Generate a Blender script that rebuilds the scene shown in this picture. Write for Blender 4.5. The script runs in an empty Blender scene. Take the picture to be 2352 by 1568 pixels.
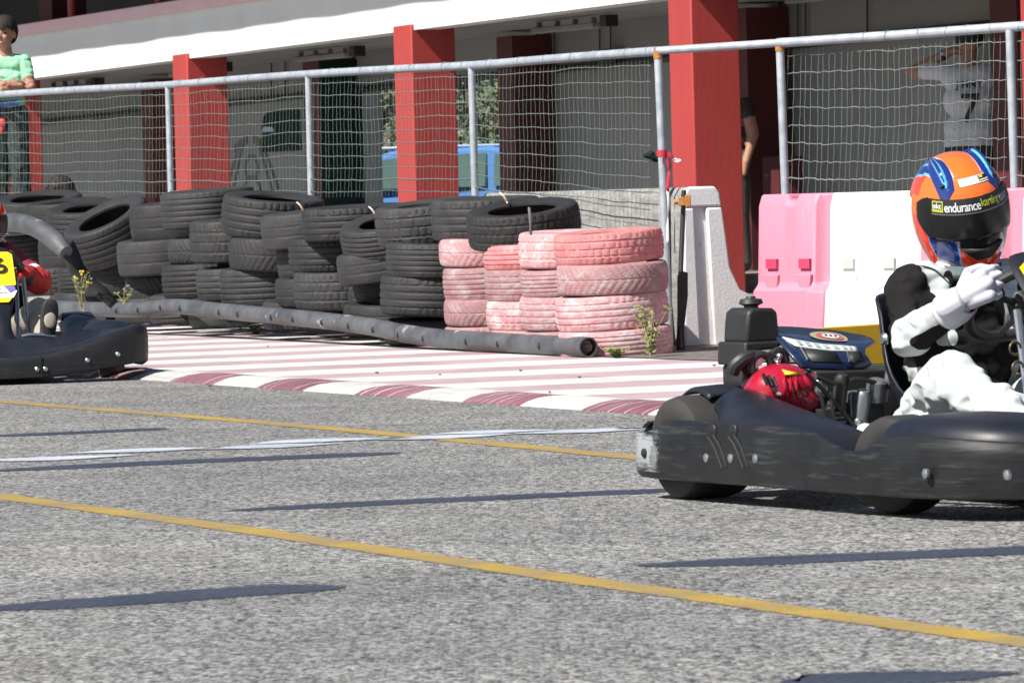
import bpy, bmesh, math, random
import numpy as np
from mathutils import Vector, Matrix, Euler, noise as mnoise
random.seed(7)
rad = math.radians
SC = bpy.context.scene
COL = SC.collection
# ------------------------------------------------------------------ camera, light, exposure
CAM_H = .83; FPX = 11640.; ROLL = rad(1.6)
PITCH = math.atan(334*math.cos(ROLL)/FPX)
_fw = Vector((0, math.cos(PITCH), -math.sin(PITCH))); _u0 = Vector((0, math.sin(PITCH), math.cos(PITCH)))
_r0 = Vector((1, 0, 0))
_R = _r0*math.cos(ROLL)-_u0*math.sin(ROLL); _U = _u0*math.cos(ROLL)+_r0*math.sin(ROLL)
_C = Vector((0, 0, CAM_H))
cd = bpy.data.cameras.new('camera'); cam = bpy.data.objects.new('camera', cd); COL.objects.link(cam)
cam.matrix_world = Matrix(((_R.x, _U.x, -_fw.x, _C.x), (_R.y, _U.y, -_fw.y, _C.y), (_R.z, _U.z, -_fw.z, _C.z), (0, 0, 0, 1)))
cd.sensor_width = 36; cd.lens = 36*FPX/2352; cd.clip_start = .1; cd.clip_end = 2000
cd.dof.use_dof = True; cd.dof.focus_distance = 18.5; cd.dof.aperture_fstop = 25
SC.camera = cam
SUN_AZ, SUN_EL = rad(40), rad(46)
LT = Vector((math.cos(SUN_AZ)*math.cos(SUN_EL), math.sin(SUN_AZ)*math.cos(SUN_EL), -math.sin(SUN_EL)))
W = bpy.data.worlds.new('World'); SC.world = W; W.use_nodes = True
sky = W.node_tree.nodes.new('ShaderNodeTexSky'); sky.sky_type = 'NISHITA'; sky.sun_disc = False
sky.sun_elevation = SUN_EL; sky.sun_rotation = math.atan2(-LT.x, -LT.y)
bg = W.node_tree.nodes['Background']; bg.inputs[1].default_value = .062
W.node_tree.links.new(sky.outputs[0], bg.inputs[0])
sd = bpy.data.lights.new('sun', 'SUN'); sd.energy = 5.0; sd.angle = rad(.5); sd.color = (1, .955, .89)
so = bpy.data.objects.new('sun', sd); COL.objects.link(so); so.location = (-12, -12, 20)
so.rotation_euler = LT.to_track_quat('-Z', 'Y').to_euler()
SC.view_settings.view_transform = 'Standard'; SC.view_settings.look = 'None'
SC.view_settings.exposure = .58; SC.view_settings.gamma = 1
SC.render.engine = 'CYCLES'; SC.cycles.max_bounces = 6

# ------------------------------------------------------------------ survey: photo measurements to the world
def ray(X, Y): return _fw+_R*((X-1176)/FPX)-_U*((Y-784)/FPX)
def P(X, Y, d): return _C+ray(X, Y)*d
def G(X, Y, z=0.):
    r = ray(X, Y); return _C+r*((z-CAM_H)/r.z)
def proj(p):
    q = Vector(p)-_C; d = q.dot(_fw); return 1176+FPX*q.dot(_R)/d, 784-FPX*q.dot(_U)/d, FPX/d
def line_d(X, A, B):
    """depth where the plan line A-B (x, d) is met by the column X"""
    k = (X-1176)/FPX; dx, dd = B[0]-A[0], B[1]-A[1]
    t = (k*A[1]-A[0])/(dx-k*dd); return A[1]+t*dd

# ------------------------------------------------------------------ materials
MATS = {}
def L_(nt, a, b): nt.links.new(a, b)
def ramp(nt, src, a, b, c1, c2):
    r = nt.nodes.new('ShaderNodeValToRGB'); e = r.color_ramp.elements
    e[0].position = a; e[1].position = b; e[0].color = (*c1, 1); e[1].color = (*c2, 1)
    L_(nt, src, r.inputs[0]); return r.outputs[0]
def noise_(nt, vec, scale, detail=4, rough=.6, dist=0):
    n = nt.nodes.new('ShaderNodeTexNoise'); n.inputs['Scale'].default_value = scale
    n.inputs['Detail'].default_value = detail; n.inputs['Roughness'].default_value = rough
    n.inputs['Distortion'].default_value = dist
    if vec: L_(nt, vec, n.inputs['Vector'])
    return n.outputs[0]
def mixc(nt, fac, a, b, mode='MIX'):
    m = nt.nodes.new('ShaderNodeMix'); m.data_type = 'RGBA'; m.blend_type = mode
    if isinstance(fac, (int, float)): m.inputs[0].default_value = fac
    else: L_(nt, fac, m.inputs[0])
    for k, v in ((6, a), (7, b)):
        if isinstance(v, tuple): m.inputs[k].default_value = (*v[:3], 1)
        else: L_(nt, v, m.inputs[k])
    return m.outputs[2]
def math_(nt, op, a, b=None, c=None):
    m = nt.nodes.new('ShaderNodeMath'); m.operation = op
    for k, v in enumerate((a, b, c)):
        if v is None: continue
        if isinstance(v, (int, float)): m.inputs[k].default_value = v
        else: L_(nt, v, m.inputs[k])
    return m.outputs[0]
def base(name):
    m = bpy.data.materials.new(name); m.use_nodes = True; nt = m.node_tree
    b = nt.nodes['Principled BSDF']; tc = nt.nodes.new('ShaderNodeTexCoord')
    MATS[name] = m; return m, nt, b, tc.outputs['Object']
def pm(name, c1, c2=None, scale=6, rough=.6, r2=None, bump=0, bs=None, metal=0, coat=0, spec=.5, stretch=None,
       lo=.35, hi=.65, vary=0, detail=5, c3=None, s3=None, lo3=.6, hi3=.75):
    m, nt, b, vec = base(name)
    if stretch:
        mp = nt.nodes.new('ShaderNodeMapping'); mp.inputs['Scale'].default_value = stretch
        L_(nt, vec, mp.inputs[0]); vec = mp.outputs[0]
    n = noise_(nt, vec, scale, detail)
    c2 = c2 or tuple(x*.8 for x in c1)
    col = ramp(nt, n, lo, hi, c1, c2)
    if c3:
        n3 = noise_(nt, vec, s3 or scale*3, 5)
        f = ramp(nt, n3, lo3, hi3, (0, 0, 0), (1, 1, 1)); col = mixc(nt, f, col, c3)
    if vary:
        oi = nt.nodes.new('ShaderNodeObjectInfo')
        k = math_(nt, 'MULTIPLY_ADD', oi.outputs['Random'], vary, 1-vary/2)
        cc = nt.nodes.new('ShaderNodeCombineColor')
        for q in range(3): L_(nt, k, cc.inputs[q])
        col = mixc(nt, 1., col, cc.outputs[0], 'MULTIPLY')
    L_(nt, col, b.inputs['Base Color'])
    if r2 is not None:
        rr = nt.nodes.new('ShaderNodeMapRange'); L_(nt, n, rr.inputs[0])
        rr.inputs[1].default_value = lo; rr.inputs[2].default_value = hi
        rr.inputs[3].default_value = rough; rr.inputs[4].default_value = r2; L_(nt, rr.outputs[0], b.inputs['Roughness'])
    else: b.inputs['Roughness'].default_value = rough
    b.inputs['Metallic'].default_value = metal; b.inputs['Specular IOR Level'].default_value = spec
    b.inputs['Coat Weight'].default_value = coat; b.inputs['Coat Roughness'].default_value = .05
    if bump:
        bn = nt.nodes.new('ShaderNodeBump'); bn.inputs['Distance'].default_value = bump; bn.inputs['Strength'].default_value = 1
        L_(nt, noise_(nt, vec, bs or scale*4, 4), bn.inputs['Height']); L_(nt, bn.outputs[0], b.inputs['Normal'])
    return m

def asphalt(name, tone=1.):
    m, nt, b, vec = base(name)
    g = noise_(nt, vec, 88, 3, .78)
    v = nt.nodes.new('ShaderNodeTexVoronoi'); v.inputs['Scale'].default_value = 104; L_(nt, vec, v.inputs['Vector'])
    vc = nt.nodes.new('ShaderNodeSeparateColor'); L_(nt, v.outputs['Color'], vc.inputs[0])
    mixv = math_(nt, 'ADD', math_(nt, 'MULTIPLY', vc.outputs[0], .5), math_(nt, 'MULTIPLY', g, .6))
    r = nt.nodes.new('ShaderNodeValToRGB'); e = r.color_ramp.elements
    e[0].position = .33; e[0].color = (.034*tone, .034*tone, .034*tone, 1)
    e[1].position = .76; e[1].color = (.50*tone, .495*tone, .475*tone, 1)
    x = e.new(.47); x.color = (.15*tone, .15*tone, .146*tone, 1); x = e.new(.64); x.color = (.33*tone, .327*tone, .313*tone, 1)
    L_(nt, mixv, r.inputs[0])
    big = ramp(nt, noise_(nt, vec, .55, 6, .65, .6), .36, .66, (.82, .82, .83), (1.07, 1.07, 1.06))
    col = mixc(nt, 1., r.outputs[0], big, 'MULTIPLY')
    mid = ramp(nt, noise_(nt, vec, 4, 4, .6), .35, .7, (.86, .86, .86), (1.08, 1.08, 1.08))
    col = mixc(nt, 1., col, mid, 'MULTIPLY')
    mp = nt.nodes.new('ShaderNodeMapping'); mp.inputs['Rotation'].default_value = (0, 0, rad(67)); mp.inputs['Scale'].default_value = (.16, 1.6, 1); L_(nt, vec, mp.inputs[0])
    lane = ramp(nt, noise_(nt, mp.outputs[0], 1., 5, .65, .3), .38, .66, (.87, .87, .88), (1.08, 1.08, 1.07))
    col = mixc(nt, 1., col, lane, 'MULTIPLY')
    vo = nt.nodes.new('ShaderNodeTexVoronoi'); vo.feature = 'DISTANCE_TO_EDGE'; vo.inputs['Scale'].default_value = .55
    wv = nt.nodes.new('ShaderNodeVectorMath'); wv.operation = 'ADD'; nn = nt.nodes.new('ShaderNodeTexNoise'); nn.inputs['Scale'].default_value = 2.5; nn.inputs['Detail'].default_value = 5; L_(nt, vec, nn.inputs['Vector'])
    L_(nt, vec, wv.inputs[0]); L_(nt, nn.outputs[1], wv.inputs[1]); L_(nt, wv.outputs[0], vo.inputs['Vector'])
    ck = math_(nt, 'MULTIPLY', ramp(nt, vo.outputs['Distance'], .002, .006, (1, 1, 1), (0, 0, 0)), ramp(nt, noise_(nt, vec, .35, 3), .54, .60, (0, 0, 0), (1, 1, 1)))
    col = mixc(nt, math_(nt, 'MULTIPLY', ck, .55), col, (.05, .05, .05))
    # brownish rubber wear along the edge of the kerb
    st = ramp(nt, noise_(nt, vec, 1.1, 6, .7, 1.), .60, .72, (0, 0, 0), (1, 1, 1))
    col = mixc(nt, math_(nt, 'MULTIPLY', st, .35), col, (.20, .155, .10))
    L_(nt, col, b.inputs['Base Color']); b.inputs['Roughness'].default_value = .85
    b.inputs['Specular IOR Level'].default_value = .3
    bn = nt.nodes.new('ShaderNodeBump'); bn.inputs['Distance'].default_value = .006
    L_(nt, mixv, bn.inputs['Height']); L_(nt, bn.outputs[0], b.inputs['Normal'])
    return m

def worn_paint(name, col, c2, cover=.5, grain=75, under=(.2, .2, .2), rough=.7, feather=.35, stones=0):
    """road paint and dark streaks with the stones of the asphalt showing through"""
    m, nt, b, vec = base(name)
    n = noise_(nt, vec, grain, 3, .75); n2 = noise_(nt, vec, 3, 5)
    s = math_(nt, 'ADD', math_(nt, 'MULTIPLY', n, .75), math_(nt, 'MULTIPLY', n2, .35))
    f = ramp(nt, s, cover, cover+.14, (0, 0, 0), (1, 1, 1))
    pc = ramp(nt, n2, .35, .65, col, c2)
    if stones: pc = mixc(nt, 1., pc, ramp(nt, n, .3, .7, (1-stones,)*3, (1+stones,)*3), 'MULTIPLY')
    at = nt.nodes.new('ShaderNodeAttribute'); at.attribute_name = 'edge'
    h = math_(nt, 'ADD', at.outputs['Fac'], math_(nt, 'MULTIPLY', math_(nt, 'SUBTRACT', math_(nt, 'ADD', math_(nt, 'MULTIPLY', n, .6), math_(nt, 'MULTIPLY', noise_(nt, vec, 14, 5, .7), .6)), .6), feather*2.4))
    L_(nt, ramp(nt, h, .06, .06+feather*.6, (0, 0, 0), (1, 1, 1)), b.inputs['Alpha'])
    L_(nt, mixc(nt, f, pc, under), b.inputs['Base Color']); b.inputs['Roughness'].default_value = rough
    bn = nt.nodes.new('ShaderNodeBump'); bn.inputs['Distance'].default_value = .003
    L_(nt, n, bn.inputs['Height']); L_(nt, bn.outputs[0], b.inputs['Normal'])
    return m

KERB_PERIOD = 1.2
def stripes(name, red, red2, white, phase, scuff):
    """bands across the local x axis, worn"""
    m, nt, b, vec = base(name)
    sep = nt.nodes.new('ShaderNodeSeparateXYZ'); L_(nt, vec, sep.inputs[0])
    wob = math_(nt, 'MULTIPLY', math_(nt, 'SUBTRACT', noise_(nt, vec, 2.2, 4), .5), .16)
    x = math_(nt, 'ADD', math_(nt, 'ADD', sep.outputs[0], wob), phase)
    fr = math_(nt, 'FRACT', math_(nt, 'DIVIDE', x, KERB_PERIOD))
    tri = math_(nt, 'ABSOLUTE', math_(nt, 'SUBTRACT', fr, .5))
    band = ramp(nt, tri, .245, .255, (0, 0, 0), (1, 1, 1))
    rc = ramp(nt, noise_(nt, vec, 1.6, 6, .7), .35, .65, red, red2)
    wc = ramp(nt, noise_(nt, vec, 2.5, 6, .75), .30, .72, white, tuple(k*.80 for k in white))
    col = mixc(nt, band, rc, wc)
    mp = nt.nodes.new('ShaderNodeMapping'); mp.inputs['Scale'].default_value = (26, 1.2, 1); L_(nt, vec, mp.inputs[0])
    sc = noise_(nt, mp.outputs[0], 1., 4, .6)
    f1 = ramp(nt, sc, .55, .63, (0, 0, 0), (1, 1, 1))
    col = mixc(nt, math_(nt, 'MULTIPLY', f1, scuff), col, (.62, .60, .58))
    f2 = ramp(nt, noise_(nt, vec, 38, 4, .8), .68, .76, (0, 0, 0), (1, 1, 1))
    col = mixc(nt, math_(nt, 'MULTIPLY', f2, .6), col, (.28, .25, .24))
    mp2 = nt.nodes.new('ShaderNodeMapping'); mp2.inputs['Scale'].default_value = (.45, 7, 1); L_(nt, vec, mp2.inputs[0]); sm = ramp(nt, noise_(nt, mp2.outputs[0], 1., 6, .7, .4), .56, .70, (0, 0, 0), (1, 1, 1)); col = mixc(nt, math_(nt, 'MULTIPLY', sm, .30 if scuff < .5 else .42), col, (.12, .11, .115))
    gd = ramp(nt, noise_(nt, vec, .9, 7, .75, .4), .34, .66, (.74, .72, .70), (1.04, 1.04, 1.04)); col = mixc(nt, 1., col, gd, 'MULTIPLY')
    L_(nt, col, b.inputs['Base Color']); b.inputs['Roughness'].default_value = .6
    bn = nt.nodes.new('ShaderNodeBump'); bn.inputs['Distance'].default_value = .003
    L_(nt, noise_(nt, vec, 60, 4), bn.inputs['Height']); L_(nt, bn.outputs[0], b.inputs['Normal'])
    return m

def rubber(name, c1, c2, dust, amt=.5, lo=.60):
    m, nt, b, vec = base(name)
    n = noise_(nt, vec, 2.2, 6, .65)
    col = ramp(nt, n, .35, .68, c1, c2)
    f = ramp(nt, noise_(nt, vec, 2.6, 6, .75, .5), lo, lo+.18, (0, 0, 0), (1, 1, 1))
    col = mixc(nt, math_(nt, 'MULTIPLY', f, amt), col, dust)
    oi = nt.nodes.new('ShaderNodeObjectInfo')
    k = math_(nt, 'MULTIPLY_ADD', oi.outputs['Random'], .6, .66)
    cc = nt.nodes.new('ShaderNodeCombineColor')
    for q in range(3): L_(nt, k, cc.inputs[q])
    col = mixc(nt, 1., col, cc.outputs[0], 'MULTIPLY')
    L_(nt, col, b.inputs['Base Color']); b.inputs['Roughness'].default_value = .62; b.inputs['Specular IOR Level'].default_value = .4
    bn = nt.nodes.new('ShaderNodeBump'); bn.inputs['Distance'].default_value = .004
    L_(nt, noise_(nt, vec, 22, 4), bn.inputs['Height']); L_(nt, bn.outputs[0], b.inputs['Normal'])
    return m

M_asphalt = asphalt('asphalt', .98)
M_yellow = worn_paint('yellow_paint', (.42, .275, .04), (.32, .205, .035), .535, stones=.3)
M_lightline = worn_paint('bluish_white_paint', (.52, .56, .62), (.42, .46, .52), .585, feather=.55, stones=.25)
M_slate = worn_paint('slate_streak', (.026, .034, .058), (.040, .050, .076), .68, under=(.09, .095, .105), feather=.48, stones=.75)
M_black = rubber('black_rubber', (.021, .021, .022), (.036, .036, .036), (.085, .083, .08))
M_pink = rubber('pink_painted_rubber', (.40, .195, .20), (.46, .29, .295), (.57, .52, .53), .85, .50)
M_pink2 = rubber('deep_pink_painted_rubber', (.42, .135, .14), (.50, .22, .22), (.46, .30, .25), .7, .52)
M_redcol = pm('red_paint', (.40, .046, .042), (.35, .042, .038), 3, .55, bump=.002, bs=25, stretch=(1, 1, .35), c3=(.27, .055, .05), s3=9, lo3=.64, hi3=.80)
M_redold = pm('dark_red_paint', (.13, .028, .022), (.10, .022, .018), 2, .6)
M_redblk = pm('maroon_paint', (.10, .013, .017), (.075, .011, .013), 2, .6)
M_white = pm('white_paint', (.80, .79, .77), (.74, .73, .70), 1.5, .6, c3=(.55, .53, .50), s3=4, lo3=.68, hi3=.85)
M_coping = pm('faded_pink_paint', (.88, .52, .55), (.84, .60, .62), 5, .65)
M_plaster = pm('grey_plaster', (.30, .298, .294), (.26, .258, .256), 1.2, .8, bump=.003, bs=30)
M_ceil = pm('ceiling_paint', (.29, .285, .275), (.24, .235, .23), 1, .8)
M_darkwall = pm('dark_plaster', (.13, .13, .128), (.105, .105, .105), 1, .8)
M_dark = pm('black_paint', (.018, .018, .018), (.03, .03, .03), 8, .5)
M_green = pm('dark_green_paint', (.008, .022, .019), (.012, .028, .024), 2, .8, spec=.2)
M_galv = pm('galvanised_steel', (.33, .37, .42), (.45, .48, .52), 14, .42, r2=.6, metal=.25, c3=(.33, .22, .15), s3=9, lo3=.72, hi3=.8)
M_net = pm('net_cord', (.13, .20, .18), (.17, .23, .21), 20, .7)
M_wire = pm('net_wire', (.11, .13, .122), (.17, .185, .175), 20, .6)
M_rust = pm('rusty_steel', (.33, .13, .03), (.45, .22, .07), 20, .8, bump=.003)
M_conc = pm('weathered_concrete', (.34, .335, .31), (.20, .20, .19), 9, .85, bump=.006, bs=60, stretch=(1, 1, 2.5), c3=(.16, .155, .14), s3=16, lo3=.56, hi3=.72)
M_concw = pm('white_painted_concrete', (.78, .765, .765), (.71, .69, .69), 6, .8, bump=.0018, bs=60, c3=(.30, .27, .25), s3=22, lo3=.68, hi3=.78)
M_plpink = pm('pink_plastic', (.64, .23, .315), (.58, .22, .30), 2, .5, r2=.6, bump=.002, bs=6, stretch=(1, 1, .5), c3=(.52, .30, .34), s3=9, lo3=.62, hi3=.80)
M_plwhite = pm('white_plastic', (.84, .84, .83), (.78, .78, .77), 2, .45, stretch=(1, 1, .5), c3=(.55, .54, .52), s3=11, lo3=.66, hi3=.80)
M_pipe = pm('grey_pipe', (.050, .055, .062), (.10, .105, .112), 6, .48, r2=.62, bump=.004, bs=40, c3=(.42, .42, .42), s3=3.2, lo3=.63, hi3=.68)
M_pipein = pm('pipe_hole', (.012, .012, .013), (.02, .02, .02), 5, .8)
M_dirt = pm('dirt', (.20, .18, .165), (.10, .09, .08), 22, .95, bump=.012, bs=60, c3=(.36, .33, .30), s3=45)
M_leaf = pm('weed_leaf', (.14, .17, .05), (.21, .22, .09), 20, .6)
M_stem = pm('weed_stem', (.20, .20, .07), (.26, .22, .10), 20, .7)
M_flower = pm('yellow_flower', (.75, .48, .02), (.65, .40, .02), 20, .6)
M_tleaf = pm('tree_leaf', (.10, .155, .085), (.16, .215, .13), .8, .55, vary=.2)
M_tleaf2 = pm('dry_tree_leaf', (.17, .17, .075), (.24, .24, .14), .8, .55, vary=.2)
M_trunk = pm('bark', (.12, .09, .065), (.2, .16, .12), 9, .9, bump=.02, bs=20)
M_blue = pm('blue_car_paint', (.09, .24, .54), (.085, .22, .50), 1, .3, coat=.6)
M_paleblue = pm('pale_blue_paint', (.42, .54, .72), (.38, .50, .68), 1, .4)
M_glass = pm('dark_glass', (.06, .11, .10), (.08, .14, .12), 1, .12)
M_cyan = pm('light_blue_board', (.20, .50, .62), (.18, .46, .58), 2, .5)
# kart
def scuffed(name, c1, c2, rough=.35, r2=.55, amt=.36, corner=False):
    m, nt, b, vec = base(name)
    mp = nt.nodes.new('ShaderNodeMapping'); mp.inputs['Scale'].default_value = (4, 4, 55); L_(nt, vec, mp.inputs[0])
    n = noise_(nt, mp.outputs[0], 1.3, 6, .65)
    n2 = noise_(nt, vec, 9, 5)
    col = ramp(nt, n2, .35, .65, c1, c2)
    f = ramp(nt, n, .55, .80, (0, 0, 0), (1, 1, 1))
    col = mixc(nt, math_(nt, 'MULTIPLY', f, amt), col, (.13, .135, .14))
    if corner:   # plastic rubbed white on the rear corner
        sp_ = nt.nodes.new('ShaderNodeSeparateXYZ'); L_(nt, vec, sp_.inputs[0])
        g = math_(nt, 'ADD', math_(nt, 'MULTIPLY', sp_.outputs[0], -5.), math_(nt, 'MULTIPLY', noise_(nt, vec, 11, 6, .75), 1.5))
        g2 = math_(nt, 'ADD', math_(nt, 'MULTIPLY', math_(nt, 'ABSOLUTE', math_(nt, 'SUBTRACT', sp_.outputs[2], .135)), -9.), noise_(nt, mp.outputs[0], 2.2, 5, .7))
        k = math_(nt, 'MULTIPLY', ramp(nt, g, .72, 1.02, (0, 0, 0), (1, 1, 1)), ramp(nt, g2, -.05, .22, (0, 0, 0), (1, 1, 1)))
        col = mixc(nt, math_(nt, 'MULTIPLY', k, .75), col, (.42, .44, .46))
    L_(nt, col, b.inputs['Base Color']); b.inputs['Specular IOR Level'].default_value = .28
    rr = nt.nodes.new('ShaderNodeMapRange'); L_(nt, n, rr.inputs[0]); rr.inputs[1].default_value = .35; rr.inputs[2].default_value = .7
    rr.inputs[3].default_value = rough; rr.inputs[4].default_value = r2; L_(nt, rr.outputs[0], b.inputs['Roughness'])
    bn = nt.nodes.new('ShaderNodeBump'); bn.inputs['Distance'].default_value = .0015
    L_(nt, n, bn.inputs['Height']); L_(nt, bn.outputs[0], b.inputs['Normal'])
    return m
M_bumper = scuffed('scuffed_black_plastic', (.011, .0115, .013), (.018, .0185, .020), corner=True)
M_bumper2 = scuffed('black_bumper_plastic', (.016, .0165, .018), (.024, .0245, .026), amt=.25)
M_scrape = pm('scraped_plastic', (.30, .31, .32), (.10, .10, .105), 22, .6, stretch=(1, 1, 3))
M_pod = pm('navy_black_plastic', (.010, .012, .019), (.016, .018, .026), 6, .36, r2=.5, spec=.32, c3=(.055, .055, .058), s3=11, lo3=.64, hi3=.82)
M_slick = pm('kart_tyre_rubber', (.024, .023, .022), (.038, .036, .034), 7, .75)
M_steel = pm('bright_steel', (.55, .56, .58), (.45, .46, .48), 20, .3, metal=.9)
M_alloy = pm('dull_alloy', (.20, .21, .23), (.27, .28, .30), 20, .45, metal=.6)
M_redeng = pm('red_engine_paint', (.40, .008, .030), (.36, .007, .027), 5, .28, coat=.5)
M_blackpl = pm('matt_black_plastic', (.016, .016, .017), (.024, .024, .025), 8, .5, c3=(.09, .092, .095), s3=14, lo3=.66, hi3=.8)
M_cowl = pm('navy_cowl_paint', (.012, .022, .060), (.016, .028, .072), 4, .25, coat=.4)
M_yelpl = pm('dirty_yellow_plastic', (.66, .40, .015), (.58, .34, .015), 7, .5, c3=(.25, .17, .05), s3=12, lo3=.66, hi3=.78)
M_yelpan = pm('yellow_panel', (.84, .62, .015), (.82, .60, .012), 4, .4)
M_yellabel = pm('yellow_label', (.80, .62, .02), (.76, .58, .02), 4, .5)
M_sticker = pm('white_sticker', (.72, .76, .74), (.66, .70, .69), 15, .5)
M_stickgrn = pm('grey_green_print', (.32, .42, .38), (.40, .48, .44), 15, .5)
M_redprint = pm('red_print', (.46, .11, .12), (.38, .10, .11), 15, .5)
M_goldprint = pm('pale_gold_print', (.40, .37, .17), (.30, .32, .18), 15, .5)
M_purple = pm('violet_print', (.22, .17, .42), (.12, .10, .40), 15, .5)
M_lime = pm('lime_print', (.42, .48, .03), (.40, .46, .03), 15, .5)
M_wprint = pm('white_print', (.80, .80, .80), (.76, .76, .76), 15, .5)
M_bprint = pm('black_print', (.012, .012, .012), (.016, .016, .016), 15, .5)
# people
def two_tone(name, a, b_):
    m, nt, b, vec = base(name)
    at = nt.nodes.new('ShaderNodeAttribute'); at.attribute_name = 'zone'; n = noise_(nt, vec, 9, 5)
    col = mixc(nt, ramp(nt, at.outputs['Fac'], .47, .53, (0, 0, 0), (1, 1, 1)), ramp(nt, n, .35, .65, *a), ramp(nt, n, .35, .65, *b_))
    L_(nt, col, b.inputs['Base Color']); b.inputs['Roughness'].default_value = .9; b.inputs['Specular IOR Level'].default_value = .12
    bn = nt.nodes.new('ShaderNodeBump'); bn.inputs['Distance'].default_value = .045; bn.inputs['Strength'].default_value = .55
    mp = nt.nodes.new('ShaderNodeMapping'); mp.inputs['Rotation'].default_value = (.3, .6, .5); mp.inputs['Scale'].default_value = (9, 4, 13); L_(nt, vec, mp.inputs[0])
    fo_ = nt.nodes.new('ShaderNodeTexNoise'); fo_.noise_type = 'RIDGED_MULTIFRACTAL'; fo_.inputs['Scale'].default_value = 1.1; fo_.inputs['Detail'].default_value = 1.5; fo_.inputs['Distortion'].default_value = .5; L_(nt, mp.outputs[0], fo_.inputs['Vector'])
    L_(nt, fo_.outputs[0], bn.inputs['Height']); L_(nt, bn.outputs[0], b.inputs['Normal'])
    return m
M_suitb = pm('black_cloth', (.022, .020, .021), (.032, .029, .030), 12, .8, bump=.002, bs=22)
M_suitw = pm('white_cloth', (.56, .60, .59), (.46, .50, .50), 7, .8, bump=.003, bs=18)
M_glove = pm('white_glove', (.60, .59, .66), (.52, .51, .60), 12, .7)
M_gloveb = pm('black_glove', (.02, .02, .02), (.03, .03, .03), 12, .6)
M_orange = pm('orange_shell', (.95, .17, .02), (.92, .13, .02), 2, .15, coat=1)
M_redorg = pm('red_orange_shell', (.88, .06, .015), (.85, .05, .015), 2, .15, coat=1)
M_bluesh = pm('blue_shell', (.012, .035, .20), (.01, .028, .16), 4, .12, coat=1)
M_sky = pm('sky_blue_trim', (.10, .40, .72), (.14, .46, .76), 4, .2, coat=1)
M_pinktrim = pm('pale_pink_trim', (.85, .50, .62), (.80, .50, .62), 4, .2, coat=1)
M_visor = pm('black_visor', (.010, .010, .011), (.014, .014, .015), 2, .20, spec=.4)
M_redsuit = pm('red_cloth', (.42, .018, .022), (.50, .03, .025), 6, .75, bump=.006, bs=25)
M_maroon = pm('maroon_cloth', (.22, .018, .035), (.18, .018, .03), 6, .8)
M_skin = pm('skin', (.40, .205, .135), (.35, .17, .11), 9, .55)
M_lip = pm('lip', (.45, .16, .13), None, 9, .5)
M_hair = pm('dark_hair', (.018, .014, .012), (.035, .028, .024), 30, .75, spec=.25, stretch=(1, 1, .2))
M_eye = pm('dark_eye', (.07, .04, .03), None, 9, .3)
M_mint = pm('mint_cloth', (.30, .64, .40), (.26, .58, .35), 6, .8, bump=.006, bs=14)
M_navy = pm('dark_trousers', (.020, .030, .030), (.035, .045, .045), 6, .8, bump=.006, bs=16)
M_tan = pm('khaki_cloth', (.36, .32, .27), (.30, .27, .23), 9, .8)
M_greyt = pm('charcoal_trousers', (.045, .045, .045), (.06, .06, .06), 9, .8)
M_jersey = pm('white_jersey', (.62, .61, .66), (.54, .53, .58), 5, .8, bump=.006, bs=12)
M_bluecl = pm('blue_cloth', (.05, .12, .5), None, 5, .8)

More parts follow.
